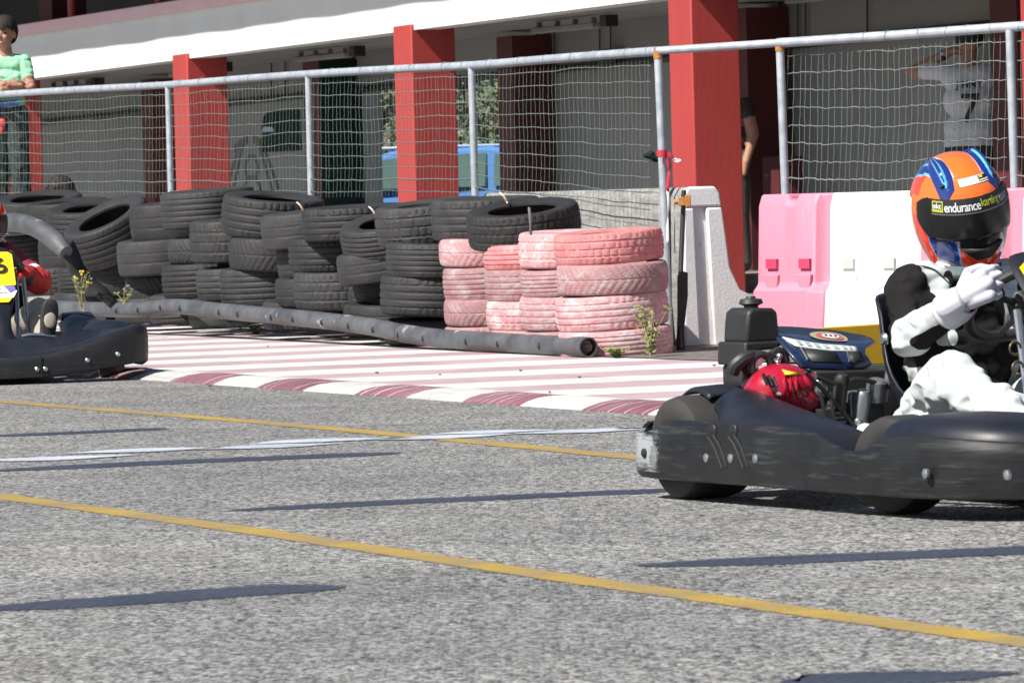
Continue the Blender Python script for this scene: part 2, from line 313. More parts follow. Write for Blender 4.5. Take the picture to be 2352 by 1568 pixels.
# ------------------------------------------------------------------ mesh helpers
def basis(axis):
    a = Vector(axis).normalized(); t = Vector((0, 0, 1)) if abs(a.z) < .9 else Vector((1, 0, 0))
    u = t.cross(a).normalized(); return u, a.cross(u), a
class MB:
    def __init__(s): s.v = []; s.f = []; s.m = []
    def add(s, vs, fs, mi=0, M=None):
        o = len(s.v)
        s.v += [tuple(M @ Vector(p)) if M else tuple(p) for p in vs]
        s.f += [tuple(i+o for i in f) for f in fs]; s.m += [mi]*len(fs); return s
    def box(s, c, size, M=None, mi=0):
        x, y, z = (k/2 for k in size); c = Vector(c)
        vs = [c+Vector((a*x, b*y, e*z)) for a in (-1, 1) for b in (-1, 1) for e in (-1, 1)]
        return s.add(vs, [(0, 1, 3, 2), (4, 6, 7, 5), (0, 4, 5, 1), (2, 3, 7, 6), (0, 2, 6, 4), (1, 5, 7, 3)], mi, M)
    def loft(s, rings, cap=True, closed=True, mi=0, M=None):
        n = len(rings[0]); vs = [p for r in rings for p in r]; fs = []
        for i in range(len(rings)-1):
            for j in range(n if closed else n-1):
                k = (j+1) % n; fs.append((i*n+j, i*n+k, (i+1)*n+k, (i+1)*n+j))
        if cap and closed: fs += [tuple(range(n-1, -1, -1)), tuple((len(rings)-1)*n+j for j in range(n))]
        return s.add(vs, fs, mi, M)
    def tube(s, pts, r, n=8, cap=True, mi=0, M=None):
        pts = [Vector(p) for p in pts]; rr = r if isinstance(r, (list, tuple)) else [r]*len(pts); rings = []; u = None
        for i, p in enumerate(pts):
            a = (pts[min(i+1, len(pts)-1)]-pts[max(i-1, 0)])
            a = a.normalized() if a.length > 1e-9 else Vector((0, 0, 1))
            if u is None: u, v, _ = basis(a)
            else:
                u = u-a*u.dot(a); u = u.normalized() if u.length > 1e-6 else basis(a)[0]; v = a.cross(u)
            rings.append([p+(u*math.cos(t)+v*math.sin(t))*rr[i] for t in (2*math.pi*k/n for k in range(n))])
        return s.loft(rings, cap, True, mi, M)
    def lathe(s, prof, n=24, c=(0, 0, 0), axis=(0, 0, 1), mi=0, closed=False, M=None):
        """prof: (radius, height) pairs turned about an axis"""
        u, v, a = basis(axis); c = Vector(c); vs = []; fs = []; m = len(prof)
        for k in range(n):
            t = 2*math.pi*k/n; e = u*math.cos(t)+v*math.sin(t)
            vs += [c+e*r+a*h for r, h in prof]
        for k in range(n):
            q = (k+1) % n
            for j in range(m if closed else m-1):
                i = (j+1) % m; fs.append((k*m+j, q*m+j, q*m+i, k*m+i))
        return s.add(vs, fs, mi, M)
    def ell(s, c, r, n=16, m=10, M=None, mi=0, R=None):
        c = Vector(c); r = (r, r, r) if isinstance(r, (int, float)) else r; vs = []; fs = []
        for i in range(m+1):
            t = math.pi*i/m
            for k in range(n):
                f = 2*math.pi*k/n; p = Vector((r[0]*math.sin(t)*math.cos(f), r[1]*math.sin(t)*math.sin(f), r[2]*math.cos(t)))
                if R: p = R @ p
                vs.append(c+p)
        for i in range(m):
            for k in range(n):
                q = (k+1) % n; fs.append((i*n+k, (i+1)*n+k, (i+1)*n+q, i*n+q))
        return s.add(vs, fs, mi, M)
    def cap(s, a, b, ra, rb, n=12, mi=0):
        """rounded tapering limb"""
        a = Vector(a); b = Vector(b); u, v, w = basis(b-a); rings = []
        for t in (-90, -60, -30, 0): rings.append((a+w*ra*math.sin(rad(t)), ra*max(math.cos(rad(t)), .02)))
        for t in (.33, .66): rings.append((a.lerp(b, t), ra+(rb-ra)*t))
        for t in (0, 30, 60, 90): rings.append((b+w*rb*math.sin(rad(t)), rb*max(math.cos(rad(t)), .02)))
        return s.loft([[p+(u*math.cos(2*math.pi*k/n)+v*math.sin(2*math.pi*k/n))*r for k in range(n)] for p, r in rings], True, True, mi)
    def prism(s, poly, ext, mi=0, M=None):
        """3-D polygon pushed along the vector ext"""
        e = Vector(ext); a = [Vector(p) for p in poly]; n = len(a)
        return s.loft([a, [p+e for p in a]], True, True, mi, M)
    def poly(s, pts, mi=0, M=None): return s.add(pts, [tuple(range(len(pts)))], mi, M)
    def build(s, name, mats, parent=None, sharp=35, bevel=0, label=None, sub=0, loc=None, rot=None, solid=0):
        me = bpy.data.meshes.new(name); me.from_pydata(s.v, [], s.f)
        mats = mats if isinstance(mats, (list, tuple)) else [mats]
        for m in mats: me.materials.append(m)
        me.polygons.foreach_set('material_index', s.m); me.polygons.foreach_set('use_smooth', [True]*len(s.f))
        bm = bmesh.new(); bm.from_mesh(me); bmesh.ops.recalc_face_normals(bm, faces=bm.faces); bm.to_mesh(me); bm.free()
        if sharp < 180: me.set_sharp_from_angle(angle=rad(sharp))
        me.update(); o = bpy.data.objects.new(name, me); COL.objects.link(o)
        if parent: o.parent = parent
        if label: o['label'] = label
        if loc is not None: o.location = loc
        if rot is not None: o.rotation_euler = rot
        if solid:
            q = o.modifiers.new('solid', 'SOLIDIFY'); q.thickness = solid; q.offset = 0
        if bevel:
            b = o.modifiers.new('bevel', 'BEVEL'); b.width = bevel; b.segments = 2; b.limit_method = 'ANGLE'; b.angle_limit = rad(40)
        if sub:
            q = o.modifiers.new('sub', 'SUBSURF'); q.levels = q.render_levels = sub
        return o
def thing(name, label, cat, loc=(0, 0, 0), rotz=0, group=None):
    o = bpy.data.objects.new(name, None); COL.objects.link(o); o.location = loc; o.rotation_euler = (0, 0, rotz)
    o.empty_display_size = .1; return tag(o, label, cat, group)
def tag(o, label, cat, group=None):
    o['label'] = label; o['category'] = cat
    if group: o['group'] = group
    return o
def struct(o): o['kind'] = 'structure'; return o
def spline(pts, n=6):
    """Catmull-Rom through the points"""
    q = [Vector(p) for p in pts]; q = [q[0]*2-q[1]]+q+[q[-1]*2-q[-2]]; out = []
    for i in range(1, len(q)-2):
        a, b, c, d = q[i-1:i+3]
        for k in range(n):
            t = k/n; out.append(.5*((2*b)+(c-a)*t+(2*a-5*b+4*c-d)*t*t+(3*b-a-3*c+d)*t**3))
    return out+[q[-2]]
def remeshed(mb, name, mats, parent, voxel=.012, smooth=4, matfn=None, label=None, post=None):
    """joins overlapping closed shapes into one continuous skin; matfn colours faces by place"""
    t = mb.build('temporary', mats[0]); m = t.modifiers.new('r', 'REMESH'); m.mode = 'VOXEL'; m.voxel_size = voxel
    if smooth:
        k = t.modifiers.new('s', 'SMOOTH'); k.iterations = smooth; k.factor = .5
    bpy.context.view_layer.update()
    dg = bpy.context.evaluated_depsgraph_get(); me = bpy.data.meshes.new_from_object(t.evaluated_get(dg))
    old = t.data; bpy.data.objects.remove(t); bpy.data.meshes.remove(old); me.name = name
    me.materials.clear()
    for q in mats: me.materials.append(q)
    if post:
        for v in me.vertices: v.co = post(v.co)
    idx = [matfn(p.center) if matfn else 0 for p in me.polygons]
    me.polygons.foreach_set('material_index', idx); me.polygons.foreach_set('use_smooth', [True]*len(idx)); me.update()
    o = bpy.data.objects.new(name, me); COL.objects.link(o)
    if parent: o.parent = parent
    if label: o['label'] = label
    return o
def text_mesh(body, size, depth=0, shear=0, spacing=1):
    c = bpy.data.curves.new('t', 'FONT'); c.body = body; c.size = size; c.align_x = 'CENTER'; c.align_y = 'CENTER'
    c.extrude = depth; c.shear = shear; c.space_character = spacing; c.offset = size*.012
    o = bpy.data.objects.new('t', c); COL.objects.link(o); bpy.context.view_layer.update()
    me = bpy.data.meshes.new_from_object(o.evaluated_get(bpy.context.evaluated_depsgraph_get()))
    vs = [Vector(v.co) for v in me.vertices]; fs = [tuple(p.vertices) for p in me.polygons]
    bpy.data.objects.remove(o); bpy.data.curves.remove(c); bpy.data.meshes.remove(me); return vs, fs
# ------------------------------------------------------------------ the setting: ground, kerb, markings
def sheet(name, pts, z, mat, loc=None, rz=0, cuts=0):
    mb = MB(); mb.poly([(p[0], p[1], z) for p in pts])
    o = mb.build(name, mat, loc=loc, rot=(0, 0, rz)); return struct(o)
sheet('ground', [(-400, -60), (400, -60), (400, 900), (-400, 900)], 0, M_asphalt)
KO = G(1420, 948); KR = rad(-67); KX = Vector((math.cos(KR), math.sin(KR), 0)); KN = Vector((-KX.y, KX.x, 0))
def kl(p): q = Vector(p)-KO; return q.dot(KX), q.dot(KN)
PH = 1.84
M_kerb = stripes('kerb_paint', (.20, .062, .088), (.30, .14, .17), (.66, .65, .63), PH, 1.)
M_run = stripes('run_off_paint', (.47, .33, .36), (.54, .42, .445), (.82, .81, .79), PH, .12)
prof = [(0, -.01), (0, .004), (.03, .016), (.08, .029), (.15, .036), (.22, .035), (.30, .027), (.38, .015), (.46, .007), (.50, .003)]
mb = MB(); rings = []
x = -26.
while x < 8:
    w = .006*mnoise.noise((x*.7, 3, 0)); rings.append([(x, y+w, z+(.0 if i < 2 else .004*mnoise.noise((x*1.3, y*4, 0)))) for i, (y, z) in enumerate(prof)]); x += .12
mb.loft(rings, cap=False, closed=False)
struct(mb.build('kerb', M_kerb, sharp=60, loc=(KO.x, KO.y, 0), rot=(0, 0, KR)))
sheet('run_off', [(-26, .46), (8, .46), (8, 2.35), (1, 2.5), (-5.0, 2.68), (-6.3, 2.66), (-10.4, 3.22), (-14.7, 3.72), (-17, 3.95), (-26, 5.6)], .006, M_run, (KO.x, KO.y, 0), KR)
# loose dirt gathered along the foot of the tyre wall
mb = MB(); A = []; B = []
for i in range(90):
    t = i/89; lx = -24+t*20.5; edge = float(np.interp(lx, [-24, -17, -14.7, -10.4, -6.3, -5, -3.5], [5.3, 3.9, 3.68, 3.22, 2.68, 2.72, 2.9]))
    A.append((lx, edge-.12-.10*mnoise.noise((lx*1.7, 1, 0))-.05*mnoise.noise((lx*7, 1, 0)), .010)); B.append((lx, edge+1.1, .010))
mb.loft([A, B], cap=False, closed=False); struct(mb.build('dirt', M_dirt, loc=(KO.x, KO.y, 0), rot=(0, 0, KR)))

def strip(name, pts, w, mat, z=.0016, ext=0, smooth=False):
    pts = [Vector((p.x, p.y, 0)) for p in pts]
    if smooth:
        n0 = len(pts); pts = spline(pts, 9); w = [float(np.interp(i/9, range(n0), w)) if isinstance(w, list) else w for i in range(len(pts))]
        e = 1/9; w = [ww*(1+.07*mnoise.noise((q.x*3, q.y*3, 2)))*min(1, .05+math.sqrt((i+.0)/6))*min(1, .05+math.sqrt((len(pts)-1-i)/6)) for i, (ww, q) in enumerate(zip(w, pts))]
    if ext: pts = [pts[0]+(pts[0]-pts[1]).normalized()*ext]+pts+[pts[-1]+(pts[-1]-pts[-2]).normalized()*ext]
    a = []; b = []
    for i, p in enumerate(pts):
        d = (pts[min(i+1, len(pts)-1)]-pts[max(i-1, 0)]).normalized(); n = Vector((-d.y, d.x, 0))
        ww = w[i] if isinstance(w, list) else w; a.append(p+n*ww/2+Vector((0, 0, z))); b.append(p-n*ww/2+Vector((0, 0, z)))
    mid = [(p+q)/2 for p, q in zip(a, b)]; k = len(a)
    mb = MB(); mb.loft([a, mid, b], cap=False, closed=False); o = mb.build(name, mat)
    at = o.data.attributes.new('edge', 'FLOAT', 'POINT')
    for i in range(k):
        e = 1. if not smooth else min(1, .0+i/5, (k-1-i)/5); at.data[i].value = 0; at.data[k+i].value = .5+.5*e if e > 0 else 0; at.data[2*k+i].value = 0
    return struct(o)
strip('yellow_line', [G(0, 922), G(600, 970), G(1000, 1006), G(1450, 1050)], .13, M_yellow, ext=10)
strip('yellow_line', [G(0, 1140), G(600, 1222), G(1300, 1328), G(1900, 1412), G(2352, 1475)], .125, M_yellow, ext=8)
# the grid line across the lanes: overlapping hand-painted strokes
for seg in ([(-60, 1059), (100, 1055), (330, 1045)], [(140, 1043), (330, 1035), (520, 1029)], [(430, 1034), (620, 1026), (790, 1019)],
            [(570, 1022), (720, 1013), (960, 1006)], [(830, 1012), (1010, 1005), (1190, 997)], [(980, 999), (1130, 993), (1280, 988)], [(1160, 998), (1340, 991), (1530, 982)], [(1400, 987), (1700, 975)]):
    g = [G(*p) for p in seg]; n = len(g)
    strip('grid_line', g, [.12]+[.34]*(n-2)+[.12] if n > 2 else .28, M_lightline, z=.0034, smooth=True)
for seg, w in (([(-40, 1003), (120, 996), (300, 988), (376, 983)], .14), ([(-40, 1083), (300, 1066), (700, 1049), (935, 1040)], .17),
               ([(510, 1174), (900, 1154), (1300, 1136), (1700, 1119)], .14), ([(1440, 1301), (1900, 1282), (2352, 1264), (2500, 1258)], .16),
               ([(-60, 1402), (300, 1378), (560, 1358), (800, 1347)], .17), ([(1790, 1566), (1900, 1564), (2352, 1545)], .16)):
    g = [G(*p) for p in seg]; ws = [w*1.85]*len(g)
    strip('dark_streak', g, ws, M_slate, z=.0016, smooth=True)  # flat blue-grey streaks on the asphalt, feathered at the edges

# ------------------------------------------------------------------ the pit building
BX = Vector((.423, -.906, 0)).normalized(); BD = Vector((.906, .423, 0)).normalized()
b0 = P(1562, 784, 40.6); BO = Vector((b0.x, b0.y, 0)); BR = math.atan2(BX.y, BX.x)   # local x along the front, y into the building
bld = thing('pit_building', 'long pit garage building with red columns and a white parapet behind the fence', 'building', BO, BR)
bld.rotation_euler = (0, 0, BR)
def bl_at(X, p):
    """local x of the point seen in column X on the plane p metres behind the front"""
    k = (X-1176)/FPX; o = BO+BD*p; t = (k*o.y-o.x)/(BX.x-k*BX.y); return t
SL = .010                                                    # the front climbs a little towards the camera
def bz(x, z): return z+SL*x
def bbox(name, x0, x1, y0, y1, z0, z1, mat, parent=bld, bevel=0, label=None):
    mb = MB(); vs = [(x, y, bz(x, z) if z > .2 else z) for x in (x0, x1) for y in (y0, y1) for z in (z0, z1)]
    mb.add(vs, [(0, 1, 3, 2), (4, 6, 7, 5), (0, 4, 5, 1), (2, 3, 7, 6), (0, 2, 6, 4), (1, 5, 7, 3)])
    return mb.build(name, mat, parent, bevel=bevel, label=label)
SP = 5.46; X0, X1 = -8*SP, 4*SP; HB = 2.38
for k in range(-7, 4):
    bbox('column', k*SP, k*SP+.40, -.03, .40, 0, HB+.05, M_redcol, bevel=.012)
bbox('parapet', X0, X1, 0, .25, HB, HB+.47, M_white)
bbox('coping', X0, X1, -.05, .30, HB+.47, HB+.585, M_coping, bevel=.01)
bbox('ceiling', X0, X1, .25, 2.6, HB+.03, HB+.20, M_ceil)
WP = 1.83                                                    # the garage wall, under the gallery
xa = bl_at(848, WP); xb = bl_at(1160, WP); xA = bl_at(720, 1.43); xB = bl_at(1157, 1.43)
bbox('back_wall', X0, xa, WP, WP+.2, 0, HB-.33, M_plaster)
bbox('back_wall', xb, X1, WP, WP+.2, 0, HB-.33, M_plaster)

bbox('lintel', X0, X1, WP-.02, WP+.22, HB-.33, HB+.03, M_ceil)
mb = MB(); mb.tube([(X0, WP-.05, bz(X0, HB-.34)), (X1, WP-.05, bz(X1, HB-.34))], .035, 8); mb.build('conduit', M_dark, bld)
for X in (640, 672, 800, 1250, 1290, 1395, 1420, 1810, 1850, 1868, 2010):
    x = bl_at(X, WP-.05); mb = MB(); mb.tube([(x, WP-.05, bz(x, HB-.34)), (x+.02, WP-.05, bz(x, HB+.03))], .008, 5); mb.build('hanging_rod', M_dark, bld)
for x in (bl_at(465, .9), bl_at(760, .9), bl_at(1320, .9), bl_at(1920, .9), bl_at(180, .9)):
    mb = MB(); mb.box((x, .9, bz(x, HB-.06)), (1.25, .10, .05)); lamp = mb.build('ceiling_lamp', M_ceil, bld, bevel=.01)
    for q in (-.55, -.18, .18, .55): mb = MB(); mb.box((x+q, .9, bz(x, HB-.01)), (.03, .05, .05)); mb.build('lamp_bracket', M_plaster, lamp)
    mb = MB(); mb.box((x+.85, .9, bz(x, HB-.03)), (.12, .12, .1)); mb.build('junction_box', M_dark, bld)
mb = MB(); x = bl_at(1415, 1.7); mb.ell((x, 1.7, bz(x, HB-.29)), (.16, .1, .08)); mb.build('wall_lamp', M_dark, bld)
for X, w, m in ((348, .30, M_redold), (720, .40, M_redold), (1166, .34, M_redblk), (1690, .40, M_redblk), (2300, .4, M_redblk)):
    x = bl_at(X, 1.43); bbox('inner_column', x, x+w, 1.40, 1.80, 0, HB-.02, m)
x = bl_at(720, 1.43); bbox('shade_panel', x+.403, x+.43, 1.405, 1.81, 0, HB-.04, M_green); bbox('shade_panel', bl_at(803, WP-.02), xa+.0, WP-.03, WP-.004, 0, HB-.36, M_green)  # dark green panels: deep shade on inner column and wall put into colour
xw = bl_at(618, WP); xv = bl_at(706, WP); z0, z1 = 1.36, 1.78
mb = MB(); mb.prism([(xw, WP-.015, z0), (xv, WP-.015, z0), (xv, WP-.015, z1), (xw+.18, WP-.015, z1), (xw+.05, WP-.015, z1-.05), (xw, WP-.015, z1-.14)], (0, .03, 0)); win = mb.build('window', M_green, bld)
mb = MB(); mb.prism([(xw+.02, WP-.03, z1-.21), (xw+.38, WP-.03, z1-.21), (xw+.33, WP-.03, z1-.16), (xw+.10, WP-.03, z1-.155)], (0, .012, 0)); mb.build('painted_highlight', M_paleblue, win)  # pale blue strip painted as the highlight on the dark window
# emblem sprayed on the wall: two legs of an arch with a figure 8 between
xe = bl_at(590, WP); mb = MB(); Y = WP-.006
for sx in (-1, 1):
    for w0 in (0, .16): mb.tube([(xe+sx*(.22+w0), Y, 1.46-w0*.5), (xe+sx*(.42+w0), Y, 1.15), (xe+sx*(.62+w0*1.2), Y, .86), (xe+sx*(.80+w0), Y, .64)], [.02, .03, .035, .03], 6)
    for j in range(5): mb.box((xe+sx*(.10+.085*j), Y, 1.50-.02*j), (.05, .008, .09))
for zc, r in ((1.20, .12), (.95, .15)):
    mb.tube([(xe+r*1.5*math.cos(t), Y, zc+r*math.sin(t)) for t in (2*math.pi*k/20 for k in range(21))], .028, 6, cap=False)
for j in range(11): mb.box((xe-.45+.09*j, Y, .70), (.05, .008, .10))
for v in range(len(mb.v)): q = mb.v[v]; mb.v[v] = (q[0], Y+(q[1]-Y)*.15, q[2])
mb.build('wall_emblem', pm('faded_grey_spray', (.09, .09, .09), (.15, .15, .15), 9, .8), bld)
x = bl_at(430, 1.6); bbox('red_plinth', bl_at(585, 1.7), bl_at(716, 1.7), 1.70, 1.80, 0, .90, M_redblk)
# upper floor: open gallery behind the coping
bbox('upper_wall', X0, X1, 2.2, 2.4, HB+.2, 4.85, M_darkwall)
for k in range(-7, 4):
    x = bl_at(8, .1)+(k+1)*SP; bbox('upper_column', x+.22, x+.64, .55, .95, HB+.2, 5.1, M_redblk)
xp = bl_at(188, .12)
for k in range(-8, 7):
    x = xp+k*2.55; mb = MB(); mb.tube([(x, .12, bz(x, HB+.58)), (x, .12, bz(x, HB+1.5))], .045, 12); mb.build('gallery_post', M_redcol, bld)
mb = MB(); mb.tube([(X0, .12, bz(X0, HB+1.5)), (X1, .12, bz(X1, HB+1.5))], .045, 10); mb.build('gallery_rail', M_redcol, bld)
mb = MB(); rings = []
for i in range(260):                                         # roof with a corrugated edge
    x = X0+(X1-X0)*i/259; w = .006*math.sin(x*2.3)+.005*math.sin(x*5.1); rings.append([(x, -1.775+w, bz(x, 4.50)), (x, 2.6, bz(x, 5.0)), (x, 2.6, bz(x, 5.1)), (x, -1.775+w, bz(x, 4.60))])
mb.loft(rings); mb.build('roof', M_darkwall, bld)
bbox('floor_slab', X0, X1, .55, 4.2, -.1, .15, M_ceil)
bx = bl_at(1758, 1.2); bbox('fire_cabinet', bl_at(1762, 1.3), bl_at(1800, 1.3), 1.30, 1.52, .75, 1.10, M_redblk)

# ------------------------------------------------------------------ beyond the passage: a car and trees
def car(c, rz):
    t = thing('parked_car', 'blue car seen through the passage of the pit building', 'car', c, rz)
    side = [(-1.95, .30), (-1.98, .62), (-1.75, .86), (-1.30, .94), (-.62, 1.36), (-.40, 1.43), (.75, 1.46), (1.45, 1.36), (1.75, 1.00), (1.95, .86), (2.0, .34)]
    mb = MB(); rings = []
    for y, k in ((-.80, 0), (-.84, .0), (-.60, 1), (.60, 1), (.84, 0), (.80, 0)):
        rings.append([(x, y*(1-.16*max(0, z-.9)/.5), z) for x, z in side])
    rings = [[(x, y*(1-.22*max(0, z-.9)/.5), z) for x, z in side] for y in (-.84, -.5, .5, .84)]
    mb.loft(rings); mb.build('body', M_blue, t, bevel=.05)
    mb = MB(); mb.box((.15, 0, 1.475), (1.5, 1.15, .03)); mb.build('roof', M_paleblue, t, bevel=.01)
    for sy in (-1, 1):
        for pl in ([(-1.05, .96), (-.58, 1.32), (-.12, 1.36), (-.12, .96)], [(-.03, .96), (-.03, 1.36), (.70, 1.38), (.70, .96)], [(.80, .96), (.80, 1.36), (1.32, 1.28), (1.50, .98)]):
            mb = MB(); mb.prism([(x, sy*(.845-.22*.84*max(0, z-.9)/.5), z) for x, z in pl], (0, sy*.012, 0)); mb.build('window', M_glass, t)
        for x in (-1.22, 1.25):
            mb = MB(); mb.lathe([(.20, -.1), (.30, -.1), (.315, -.06), (.315, .06), (.30, .1), (.20, .1)], 28, (x, sy*.78, .315), (0, 1, 0), closed=True)
            wh = mb.build('wheel', M_black, t); mb = MB(); mb.lathe([(0.01, .07), (.12, .08), (.20, .05), (.20, -.05), (.01, -.05)], 20, (x, sy*.78, .315), (0, sy, 0)); mb.build('rim', M_alloy, wh)
    mb = MB(); mb.prism([(-1.27, -.6, .98), (-1.27, .6, .98), (-.66, .5, 1.345), (-.66, -.5, 1.345)], (-.02, 0, .03)); mb.build('windscreen', M_glass, t)
    for sy in (-1, 1):
        mb = MB(); mb.ell((-1.9, sy*.6, .70), (.09, .18, .09)); mb.build('headlight', M_sticker, t)
    return t
cp = P(1010, 784, 64.5); car((cp.x, cp.y, 0), rad(-8)).scale = (1.1, 1.1, 1.0)
def tree(name, label, base, h, spread, nleaf, mats, seed):
    rnd = random.Random(seed); t = thing(name, label, 'tree', base, rnd.uniform(0, 6), 'trees beyond the pit building')
    mb = MB(); top = Vector((rnd.uniform(-.3, .3), rnd.uniform(-.3, .3), h*.75)); mb.tube(spline([(0, 0, 0), (.1, .05, h*.3), tuple(top)], 4), [.13*(1-.08*i) for i in range(9)], 8)
    cl = []
    for i in range(16):
        z = h*rnd.uniform(.06, .95); a = rnd.uniform(0, 6.28); r = spread*rnd.uniform(.35, 1)*(1-.55*z/h)
        e = Vector((r*math.cos(a), r*math.sin(a), z)); s = top*(max(z-.5, .2)/(h*.75)); mb.tube(spline([tuple(s), tuple(s.lerp(e, .5)+Vector((0, 0, .15))), tuple(e)], 3), [.045, .04, .03, .025, .02, .014, .01], 5); cl.append(e)
    mb.build('trunk', M_trunk, t)
    lv = MB()
    for i in range(nleaf):
        c = rnd.choice(cl); o = Vector((rnd.gauss(0, 1), rnd.gauss(0, 1), rnd.gauss(0, .8)))*spread*.22; p = c+o
        u = Vector((rnd.gauss(0, 1), rnd.gauss(0, 1), rnd.gauss(0, 1))).normalized(); v = u.orthogonal().normalized(); s = rnd.uniform(.04, .085)
        lv.add([p-u*s, p+v*s*.4, p+u*s, p-v*s*.4], [(0, 1, 2, 3)], rnd.choice((0, 0, 1)))
    lv.build('crown', mats, t, sharp=180)
for i, (X, d, h, sp, mm, nm, lb) in enumerate(((862, 63, 4.6, 1.5, (M_tleaf, M_tleaf2), 'leafy_tree', 'grey green tree seen through the passage left of the second red column'),
        (905, 69, 5.6, 1.9, (M_tleaf, M_tleaf), 'leafy_tree', 'tall dull green tree behind the other trees beyond the passage'),
        (1095, 62, 4.4, 1.4, (M_tleaf, M_tleaf), 'leafy_tree', 'bushy green tree seen between the second red column and the fence post'),
        (1140, 66, 4.8, 1.6, (M_tleaf, M_tleaf2), 'leafy_tree', 'pale leafy tree standing beside the maroon inner column'),
        (1000, 66, 5.0, 1.8, (M_tleaf, M_tleaf2), 'leafy_tree', 'tree mostly hidden behind the second red column'))):
    p = P(X, 784, d+7); tree(nm, lb, (p.x, p.y, 0), h*1.08, sp*1.08, 3800, list(mm), 20+i)
p = P(1000, 784, 79); mb = MB(); rnd = random.Random(5)
for i in range(9000):
    c = Vector((rnd.uniform(-6, 6), rnd.gauss(0, .8), abs(rnd.gauss(0, 1.6)))); u = Vector((rnd.gauss(0, 1), rnd.gauss(0, 1), rnd.gauss(0, 1))).normalized(); v = u.orthogonal().normalized(); s = rnd.uniform(.05, .11)
    mb.add([c-u*s, c+v*s*.4, c+u*s, c-v*s*.4], [(0, 1, 2, 3)], rnd.choice((0, 1)))
o = mb.build('undergrowth', [M_tleaf, M_tleaf2], sharp=180, loc=(p.x, p.y, 0)); o['kind'] = 'stuff'
mb = MB(); mb.loft([[(-60, 0, -.1), (60, 0, -.1)], [(-60, 6, 1.2), (60, 6, 1.6)], [(-60, 22, 7), (60, 22, 8)], [(-60, 60, 12), (60, 60, 12)]], cap=False, closed=False)
struct(mb.build('hill', pm('scrub_slope', (.09, .11, .06), (.16, .15, .09), 1.5, .9, bump=.1, bs=3), loc=(p.x, p.y+2, 0)))

# ------------------------------------------------------------------ net fence
FA, FB = (-788/331., 35.16), (.778, 27.07)                    # posts one and four in plan (x, depth)
def fd(X): return line_d(X, FA, FB) if X < 1600 else (float(np.interp(X, [1791, 2319, 2450], [26.64, 25.7, 25.5])))
RAILY = lambda X: float(np.interp(X, [-120, 0, 386, 708, 1083, 1511, 1791, 2319, 2450], [222, 216, 194.5, 170, 150, 117, 99, 62.5, 53]))
def FP(X, Y, off=0):
    p = P(X, Y, fd(X)+off); return p
fen = thing('net_fence', 'galvanised pipe railing with sagging green net behind the tyre wall', 'fence', (FP(1511, 784).x, FP(1511, 784).y, 0))
fo = Vector(fen.location)
fen2 = thing('net_fence', 'galvanised pipe railing with torn pale net behind the pink and white barriers', 'fence', (FP(1791, 784).x, FP(1791, 784).y, 0))
fo2 = Vector(fen2.location)
def railpart(f, o, Xs):
    mb = MB(); mb.tube(spline([FP(X, RAILY(X)+(0 if i % 2 == 0 else .8))-o for i, X in enumerate(Xs)], 3), .025, 12); return mb.build('rail', M_galv, f)
r1 = railpart(fen, fo, (-110, 0, 190, 386, 550, 708, 900, 1083, 1300, 1511))
mb = MB(); mb.tube([FP(1511, 117)-fo, FP(1791, 99)-fo], .0215, 12); mb.build('rail', M_galv, fen)
r2 = railpart(fen2, fo2, (1786, 2050, 2319, 2440))
def ties(r, o, X0_, X1_, st, rnd):
    X = X0_; mb = MB(); mb.lathe([(.0262+.0025*math.cos(t), .0025*math.sin(t)) for t in (0, 1.57, 3.14, 4.71)], 14, (0, 0, 0), (0, 0, 1), closed=True); first = mb.build('net_tie', M_net, r); first.location = FP(X0_-8, RAILY(X0_-8))-o
    while X < X1_:
        c = FP(X, RAILY(X))-o; a = (FP(X+10, RAILY(X+10))-FP(X, RAILY(X))).normalized(); a = (a+Vector((rnd.uniform(-.5, .5), 0, rnd.uniform(-.4, .4)))).normalized()
        k = first.copy(); COL.objects.link(k); k.parent = r; k.location = c; k.rotation_euler = a.to_track_quat('Z', 'Y').to_euler(); X += st*rnd.uniform(.7, 1.3)
    first.rotation_euler = a.to_track_quat('Z', 'Y').to_euler()
ties(r1, fo, -60, 1500, 62, random.Random(1)); ties(r2, fo2, 1800, 2420, 64, random.Random(2))
def post(f, o, X, Y, Xb, Yb, r=.022, ground=False):
    a = FP(X, Y)-o; b = P(Xb, Yb, fd(X))-o
    if ground: b = Vector((b.x, b.y, 0))
    mb = MB(); mb.tube([a, b], r, 12)
    return mb.build('post', M_galv, f)
for X, Y, Xb, Yb in ((386, 194.5, 395, 560), (708, 170, 716, 560), (1083, 150, 1094, 560), (1511, 117, 1532, 560)): post(fen, fo, X, Y, Xb, Yb, ground=True)
for X, Y, Xb, Yb in ((1791, 99, 1808, 470), (2319, 62.6, 2334, 470)): post(fen2, fo2, X, Y, Xb, Yb, ground=True)
for X, f, o in ((1511, fen, fo), (1791, fen2, fo2)):
    c = FP(X, RAILY(X)+9)-o; mb = MB(); mb.lathe([(.0, .02), (.0245, .02), (.025, -.022), (0, -.022)], 14, c); mb.build('rusty_joint', M_rust, f)
